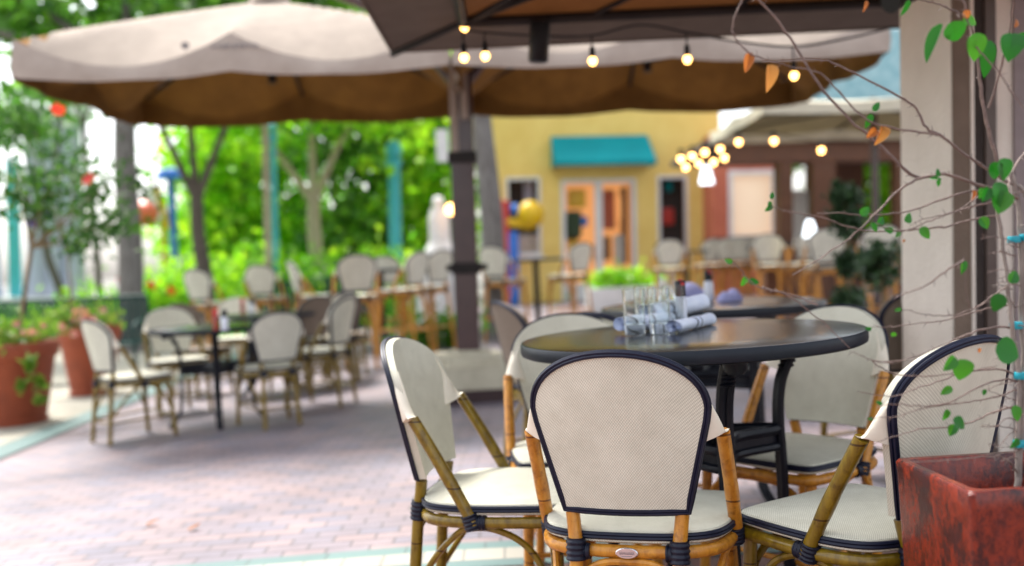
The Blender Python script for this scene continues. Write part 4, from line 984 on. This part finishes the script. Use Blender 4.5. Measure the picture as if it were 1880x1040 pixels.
# rooms behind the glass
def room(r,y0,y1,mat): 
    x0,x1,z0,z1=r; return MB().add([(x0,y1,z0),(x1,y1,z0),(x1,y1,z1),(x0,y1,z1)],[(0,1,2,3)])
room((dr[0],mid,dr[2],dr[3]),0,1.2,0).build('lit_interior',M['lit'],shp,smooth=False)
room((mid,dr[1],dr[2],dr[3]),0,1.2,0).build('lit_interior',M['lit'],shp,smooth=False)
for r in (w1,w2): room(r,0,.6,0).build('interior',M['dark_in'],shp,smooth=False)
goods=MB(); rg=np.random.default_rng(8)
gx=lambda u,v:SXp(u,v)
for (u0,v0,u1,v1,m) in ((1042,385,1070,435,'leaf'),(1040,395,1066,440,'dark_in'),(1070,395,1082,415,'toy_blue'),(1112,345,1134,420,'coral'),(1114,432,1126,478,'timber'),(1132,430,1150,488,'pale_panel'),(1146,340,1156,485,'timber'),(1222,380,1244,412,'toy_red'),(1228,330,1240,350,'teal'),(1140,360,1146,400,'lit'),(1045,345,1078,380,'toy_yellow'),(1044,440,1066,460,'toy_yellow'),(962,330,980,370,'mauve_wall'),(940,430,990,468,'pale_panel')):
    a=rect(u0,v0,u1,v1); yy=.45+.3*rg.random(); MB().add(*bbox(a[0],a[1],yy-.05,yy+.08,a[2],a[3],.04)).build('shelf_goods',M['leaf_dark' if m=='leaf' else m],shp,smooth=False)
# the awning: sloping cloth with side cheeks and a short drop
a0=rect(1012,248,1188,303); zt=a0[3]; zb=a0[2]; x0,x1=a0[0],a0[1]
MB().add([(x0,-.01,zt),(x1,-.01,zt),(x1+.1,-.8,zb),(x0+.04,-.8,zb),(x0+.04,-.8,zb-.10),(x1+.1,-.8,zb-.10),(x0,-.01,zb-.10),(x1,-.01,zb-.10)],[(0,3,2,1),(3,4,5,2),(0,6,4,3),(1,2,5,7)]).build('awning',M['teal'],shp,smooth=False)
# colourful display beside the shop window
ds=thing('toy_display','red, yellow and blue plastic toy stand beside the shop window','toy stand',(0,SY-.9,0),rot=(0,LEAN,0))
r=rect(908,368,934,470,SY-.9); MB().add(*bbox(r[0],r[1],-.1,.1,0.0,r[3],.05)).build('post',M['toy_red'],ds)
q=SXp(974,394,SY-.9); MB().add(*ball((q[0],0,q[1]),.30,1.05,20,12)).build('ball',M['toy_yellow'],ds)
a=SXp(930,408,SY-.9); c=SXp(978,402,SY-.9); MB().add(*tube([(a[0],0,a[1]),(c[0],0,c[1]-.15)],.11,12)).build('arm',M['toy_yellow'],ds)
r=rect(932,425,952,470,SY-.9); MB().add(*bbox(r[0],r[1],-.1,.1,0,r[3],.06)).build('leg',M['toy_blue'],ds)
q=SXp(945,385,SY-.9); MB().add(*ball((q[0],0,q[1]),.11,1.2,14,8)).build('knob',M['toy_blue'],ds)
# low white planter with greenery in front of the shop door
lp=thing('low_planter','low white planter with bright green plants in front of the shop door','planter',(px(1150,18.5),18.5,0))
MB().add(*bbox(-.75,.75,-.2,.2,0,.45,.02)).build('trough',M['white'],lp,smooth=False); leaf_cloud('foliage',[(0,0,.6,.7,.2,.22)],700,.1,M['leaf_bright'],lp,14,.35,41)

# ------------------------------------------------------------------ coral building and timber pavilion at the right
CYb=22.3
cb=thing('coral_building','coral rendered building with a large pale blind window and pale teal roof','building',(0,CYb,0),rot=(0,LEAN,0))
w=rect(1338,312,1424,440,CYb); xl=SXp(1309,300,CYb)[0]; xr=SXp(1432,300,CYb)[0]
wall_openings(xl,xr,-.1,3.75,[w]).build('wall',M['coral'],cb,smooth=False)
wf=frame_of(MB(),w,.09,-.03,.05).build('window',M['white'],cb,smooth=False)
MB().add([(w[0],.2,w[2]),(w[1],.2,w[2]),(w[1],.2,w[3]),(w[0],.2,w[3])],[(0,1,2,3)]).build('blind',M['lit_pale'],wf,smooth=False)
MB().add(*prism([(xl+1.3,3.75),(xl+7.9,3.75),(xl+6,5.9),(xl+3.6,5.9)],-.4,6.3)).build('roof',M['tealroof'],cb,smooth=False)
pv=thing('timber_pavilion','brown timber pavilion with thick posts and dark beams in front of the coral building','pavilion',(0,16,0),rot=(0,LEAN,0))
for u0,u1 in ((1428,1452),(1488,1530),(1640,1670)):
    a=SXp(u0,400,16)[0]; c=SXp(u1,400,16)[0]; MB().add(*bbox(a,c,-.15,.15,0,2.62,.015)).build('post',M['timber'],pv,smooth=False)
zb_=SXp(1450,300,16)[1]; MB().add(*bbox(SXp(1332,300,16)[0],9.2,-.17,.17,zb_,zb_+.32,.015)).build('beam',M['timber'],pv,smooth=False)
MB().add(*box(SXp(1332,300,16)[0]-.2,9.4,-.4,4.2,zb_+.33,zb_+.43)).build('roof',M['dark_in'],pv,smooth=False)
q0=lambda u:SXp(u,300,19.7)[0]
MB().add(*box(q0(1422),q0(1452),3.7,3.8,0,zb_+.3)).add(*box(q0(1480),q0(1586),3.7,3.8,0,zb_+.3)).build('back_wall',M['timber'],pv,smooth=False)
MB().add(*box(q0(1450),q0(1482),3.6,3.69,.5,2.3)).build('curtain',M['pale_panel'],pv,smooth=False)
ct=thing('service_counter','dark topped bar counter at the right end of the stool row','counter',(px(1440,15.2),15.2,0))
MB().add(*bbox(-.35,.55,-.3,.3,0,1.02,.02)).build('body',M['timber'],ct,smooth=False); MB().add(*bbox(-.45,.65,-.4,.4,1.02,1.10,.01)).build('top',M['mauve_dark'] if 'mauve_dark' in M else M['rim'],ct,smooth=False)
for u,v,Y,l in ((1297,325,12.5,'white glowing pendant lamp hanging below the cream parasol'),(1487,423,13.0,'small white glowing lamp on the bar by the timber posts')):
    q=P(u,v,Y); o=thing('pendant_lamp',l,'lamp',q)
    MB().add(*lathe([(.02,.14),(.05,.10),(.085,-.05),(.09,-.09),(.0001,-.09)],18)).build('shade',M['shade_lamp'],o); MB().add(*tube([(0,0,.14),(0,0,.5)],.006,6)).build('cord',M['black'],o)

# topiaries
def topiary(u,Y,balls,label,seed):
    o=thing('topiary',label,'topiary',(px(u,Y),Y,0)); z0=min(b[0] for b in balls)
    MB().add(*lathe([(.0001,0),(.15,0),(.20,.36),(.215,.37),(.215,.41),(.19,.41),(.18,.38),(.0001,.37)],28)).build('pot',M['terracotta'],o)
    MB().add(*tube(smooth_path([(0,0,.36),(.01,0,.7),(0,0,max(b[0] for b in balls))],4),.018,8)).build('trunk',M['stake'],o)
    for z,r in balls: leaf_cloud('foliage',[(0,0,z,r,r,r)],int(5200*r),.05,M['leaf_dark'],o,26,.26,seed+int(z*10))
    return o
topiary(1556,7.6,[(1.42,.12),(1.22,.13),(.92,.09),(.62,.13)],'tall clipped dark topiary left of the stucco pillar',51)
topiary(1618,6.6,[(.92,.14)],'low round dark topiary beside the stucco pillar',61)

# ------------------------------------------------------------------ far left building, posts, pillar, playground
wb=thing('pale_colonnade','pale lavender colonnade of tall columns behind the potted trees','colonnade',(0,30,-.1),rot=(0,LEAN,0))
xa=SXp(-60,300,30)[0]; xb=SXp(135,300,30)[0]
MB().add(*box(xa-4,xb+.3,-.1,1.2,0,.25)).build('plinth',M['white'],wb,smooth=False)
for u,r in ((-40,.3),(52,.34),(84,.30),(118,.30)):
    x=SXp(u,300,30)[0]; MB().add(*lathe([(.0001,.25),(r*1.25,.25),(r*1.25,.45),(r,.6),(r*.92,5.2),(r*1.2,5.4),(r*1.2,5.55),(.0001,5.55)],20,x,.5)).build('column',M['mauve_wall'],wb)
x=SXp(12,300,30)[0]; MB().add(*box(x-.25,x+.12,.4,.5,.25,4.4)).build('panel',M['aqua_post'],wb,smooth=False)
MB().add(*box(xa-4,xb+.3,.0,1.0,5.55,5.9)).build('lintel',M['white'],wb,smooth=False)
def post(u,v0,v1,Y,w,mat,label,cat='post',name='lamp_post'):
    a=P(u,v0,Y); o=thing(name,label,cat,(a.x,Y,gz(a.x,0)),rot=(0,.03,0)); h=a.z
    MB().add(*lathe([(.0001,0),(w*1.5,0),(w*1.5,.12),(w,.2),(w*.9,h-.2),(w*1.25,h-.12),(w*1.25,h-.04),(.0001,h)],16)).build('shaft',mat,o)
    MB().add(*ball((0,0,h+w*1.2),w*1.3,1.2,14,8)).build('finial',mat,o)
    return o
post(714,285,0,22,.14,M['aqua_post'],'thick aqua post standing in the green bushes')
post(489,232,0,20,.06,M['aqua_post'],'slim aqua post beside the pale thin tree trunk')
post(470,150,0,18,.06,M['bark_pale'],'slim pale post in front of the hedge, left of the aqua one')
pl=thing('white_pillar','white tapered garden pillar left of the brown mast','pillar',(px(812,16),16,0))
MB().add(*lathe([(.0001,0),(.42,0),(.42,.75),(.36,.95),(.26,1.25),(.17,1.4),(.17,1.75),(.13,1.92),(.0001,1.95)],8)).build('shaft',M['white'],pl,smooth=False)
MB().add(*ball((0,0,2.02),.10,1,14,8)).build('finial',M['white'],pl)
gl=thing('garden_lamp','round warm garden lamp glowing left of the brown mast','lamp',P(828,385,15.5)); MB().add(*ball((0,0,0),.085)).build('globe',M['bulb_small'],gl); MB().add(*tube([(0,0,-.08),(0,0,-1.8)],.02,8)).build('pole',M['frame'],gl)
pg=thing('playground_frame','red, yellow and blue playground frame among the trees','playground',P(275,470,26)); po=pg.location.copy()
def PG(u,v): return P(u,v,26)-po
a=PG(268,392); MB().add(*ball((a.x,0,a.z),.46,.75,18,10)).build('dome',M['toy_salmon'],pg)
a=PG(270,345);c=PG(300,410); MB().add(*prism([(a.x-.08,c.z+.35),(a.x+.14,a.z+.12),(c.x+.05,c.z+.15),(c.x-.1,c.z)],-.2,.05)).build('panel',M['white'],pg,smooth=False)
a=PG(285,345);c=PG(310,420); MB().add(*tube([(a.x,0,a.z),(c.x,0,c.z)],.11,10)).build('slide',M['toy_yellow'],pg)
a=PG(313,322); MB().add(*lathe([(.38,a.z-.1),(.3,a.z+.12),(.0001,a.z+.2)],16,a.x,0)).build('roof',M['toy_blue'],pg); c=PG(313,350); MB().add(*tube([(a.x,0,a.z),(c.x,0,-1.0)],.10,10)).build('post',M['toy_blue'],pg)
for u in (250,300): a=PG(u,470); MB().add(*tube([(a.x,0.1,-1.0),(a.x,.1,1.2)],.07,10)).build('post',M['toy_yellow'],pg)
# a red fan blade shaped sign on the wall lamp side
sgn=thing('pale_banner','small pale hanging banner behind the brown mast','banner',P(812,268,15)); MB().add(*bbox(-.09,.09,-.015,.015,-.24,.24,.01)).build('cloth',M['white'],sgn,smooth=False); MB().add(*tube([(0,0,.24),(0,0,2.4)],.01,6)).build('cord',M['frame'],sgn)

# ------------------------------------------------------------------ trees
def tree(u, Y, r0, fork, blobs, label, n, size, leaf, bark, seed, lean=0.0, name='tree', limbs=True, clumps=22, spread=.28, top=None):
    """blobs in metres relative to the foot; fork = height of the first limbs"""
    x=px(u,Y); t=thing(name,label,'tree',(x,Y,gz(x,0)))
    rg=np.random.default_rng(seed)
    fk=Vector((lean*fork,0,fork)); pts=[(0,0,-.05),(lean*fork*.3+.04,0,fork*.35),(lean*fork*.7-.03,0,fork*.7),fk]
    L=[]
    for b in blobs:
        e=Vector(b[:3]); m=fk.lerp(e,.5)+Vector((rg.normal()*.12,rg.normal()*.12,.15)); L.append(([fk-Vector((0,0,.1)),m,e],r0*.55,r0*.12))
    b_=trunk_bm(pts,r0,r0*.72,L if limbs else (),12); b_.add(*lathe([(r0*1.5,-.05),(r0*1.15,.15),(r0,.4)],14)); b_.build('trunk',bark,t)
    leaf_cloud('crown',blobs,n,size,leaf,t,clumps,spread,seed)
    return t
tree(232,16,.21,4.3,[(-1.5,0,5.7,1.8,1.5,.9),(1.7,-.5,5.5,2.0,1.5,.9),(0,.5,6.6,2.2,1.8,1.1),(-2.9,-1.0,5.3,1.3,1.2,.8),(3.4,0,5.9,1.6,1.4,1.0)],'big grey trunked tree behind the farther terracotta pot',5200,.24,M['leaf_tree'],M['bark'],71,.04)
tree(378,18,.15,2.6,[(-1.0,0,4.9,1.3,1.2,.9),(1.2,.2,5.0,1.5,1.2,1.0),(.3,0,6.2,1.6,1.4,1.0)],'dark forked tree behind the rear terrace table',3200,.24,M['leaf_tree'],M['bark_brown'],72,-.03)
tree(584,22,.18,2.7,[(-1.5,0,4.9,1.6,1.3,1.0),(1.4,0,4.8,1.6,1.3,1.0),(0,.5,6.4,1.9,1.6,1.2)],'pale trunked tree left of the thick aqua post',3600,.26,M['leaf_bright'],M['bark_pale'],73,.0)
tree(905,13.4,.17,4.6,[(-.6,0,5.8,1.6,1.4,.8),(1.2,.3,6.2,1.6,1.4,.9)],'rough barked tree right behind the brown mast',2200,.24,M['leaf_tree'],M['bark'],74,-.01)
tree(180,20,.07,4.4,[(-.6,0,5.4,.9,.8,.7),(.6,0,5.8,1.0,.9,.8)],'thin tree left of the big grey trunk',1100,.22,M['leaf_tree'],M['bark_brown'],75,-.02)
tree(120,22,.10,2.4,[(-.9,0,4.6,.9,.8,.5),(.2,0,5.6,1.1,.9,.8),(-1.9,0,5.4,1.3,1.0,.8)],'leaning tree in front of the pale building',1700,.22,M['leaf_tree'],M['bark_brown'],76,-.18)
far=[(385,32,'bright green tree beyond the lawn, behind the playground frame',81,[(0,0,2.6,2.0,1.6,1.6),(1.2,0,4.5,1.8,1.5,1.3)]),
 (440,30,'bright green tree between the dark forked tree and the slim posts',82,[(0,0,2.4,1.7,1.5,1.5),(-.6,0,4.6,1.8,1.5,1.3),(.9,0,6.4,1.6,1.4,1.1)]),
 (530,33,'yellow green tree behind the slim aqua post',83,[(0,0,2.6,1.7,1.5,1.4),(.3,0,5.0,1.9,1.5,1.5),(0,0,7.0,1.6,1.4,1.1)]),
 (640,30,'leafy green tree behind the pale trunked tree',84,[(0,0,2.3,1.8,1.5,1.4),(.6,0,4.4,1.9,1.5,1.3),(-.5,0,6.2,1.7,1.4,1.2)]),
 (735,32,'broad green tree behind the thick aqua post',85,[(0,0,2.4,1.9,1.6,1.4),(.4,0,4.7,2.0,1.6,1.4),(-.3,0,6.6,1.8,1.5,1.2)]),
 (820,30,'green tree closest to the yellow shop',86,[(0,0,2.2,1.5,1.4,1.4),(-.2,0,4.3,1.7,1.4,1.3),(.2,0,6.2,1.6,1.4,1.1)])]
for u,Y,l,s,bl in far:
    tree(u,Y,.16,1.6,bl,l,2700,.32,M['leaf_bright' if s!=84 else 'leaf_tree'],M['bark_brown'],s,0,'tree',True,26,.26)
tree(1622,26,.2,1.2,[(0,0,2.0,2.0,1.5,1.4),(0,0,4.0,2.0,1.5,1.2)],'green tree seen through the pavilion opening beside the stucco pillar',2600,.3,M['leaf_bright'],M['bark_brown'],91,0)
wood=leaf_cloud('far_wood',[(-4.5,46,3.5,7,2,4),(4,48,5,8,2,5),(-1,50,9,9,2,4)],5500,.45,M['leaf_tree'],None,150,.16,95,kind='stuff'); wood['label']='dense green wood beyond the park lawn'
# hedge bushes
hb=[(300,20,.9,.75,'bright green bush right of the big grey trunk','leaf_bright',(M['petal'],4,.11)),(350,21,.95,1.0,'bush with red blossoms behind the terrace tables','leaf_bright',(M['petal'],7,.12)),(440,22,.9,.95,'bright bush below the dark forked tree','leaf_bright',(M['petal'],2,.13)),(525,20,1.0,.85,'bright bush behind the slatted benches','leaf_bright',None),
 (610,19,.8,.7,'green bush at the foot of the pale trunked tree','leaf_tree',None),(665,21,1.1,1.0,'bright bush left of the thick aqua post','leaf_bright',None),(745,19,1.0,.85,'dense green bush left of the white pillar','leaf_bright',None),(775,17,.45,.35,'dark bush between the white pillar and the stools','leaf_tree',None),(165,19,.7,.55,'small bright bush left of the big grey trunk','leaf_bright',None)]
for i,(u,Y,r,h,l,m,pet) in enumerate(hb): planting('bush',l,(px(u,Y),Y,gz(px(u,Y),0)-.1),(r,r*.8,h),1500,.16,M[m],101+i*3,pet,'bush')
planting('bush','low clipped green bush just left of the umbrella mast',(px(800,12.8),12.8,-.1),(.62,.3,.32),1100,.09,M['leaf_tree'],141,None,'bush')
# two dry leaves on the paving
for u,v,l in ((268,968,'curled brown leaf on the paving, left of the other fallen leaf'),(345,977,'brown leaf on the paving nearer the tile strip')):
    p=G(u,v); b=MB(); place_leaf(b,Vector((0,0,.008)),Vector((1,.4,.12)),.06,.02,(0,0,1),-.3,.5); o=b.build('fallen_leaf',M['leaf_dry'],loc=(p.x,p.y,p.z)); tag(o,l,'leaf','fallen leaves on the paving')

# ------------------------------------------------------------------ light
SUN_EL,SUN_AZ=math.radians(62),math.radians(-35)        # azimuth from +Y, negative = to the left
W=bpy.data.worlds.new("World"); S.world=W; W.use_nodes=True; nt=W.node_tree
sky=nt.nodes.new('ShaderNodeTexSky'); sky.sky_type='NISHITA'; sky.sun_disc=False; sky.sun_elevation=SUN_EL; sky.sun_rotation=SUN_AZ
sky.air_density=1.0; sky.dust_density=3.5; sky.ozone_density=1.0
bg=nt.nodes['Background']; bg.inputs['Strength'].default_value=.15; hs_=nt.nodes.new('ShaderNodeHueSaturation'); hs_.inputs['Saturation'].default_value=.32; nt.links.new(sky.outputs[0],hs_.inputs['Color']); nt.links.new(hs_.outputs[0],bg.inputs['Color'])
sd=bpy.data.lights.new('sun','SUN'); sd.energy=2.2; sd.angle=math.radians(14); sd.color=(1,.95,.88)
so_=bpy.data.objects.new('sun',sd); S.collection.objects.link(so_)
dirv=Vector((math.sin(SUN_AZ)*math.cos(SUN_EL),math.cos(SUN_AZ)*math.cos(SUN_EL),math.sin(SUN_EL)))
so_.rotation_euler=dirv.to_track_quat('Z','Y').to_euler(); so_.location=(0,0,30)
S.view_settings.view_transform='Standard'; S.view_settings.look='None'; S.view_settings.exposure=1.68; S.view_settings.gamma=1
S.render.engine='CYCLES'; S.cycles.use_denoising=True; S.cycles.max_bounces=20; S.cycles.diffuse_bounces=5; S.cycles.glossy_bounces=6; S.cycles.transparent_max_bounces=8; S.cycles.transmission_bounces=20
S.cycles.sample_clamp_indirect=8
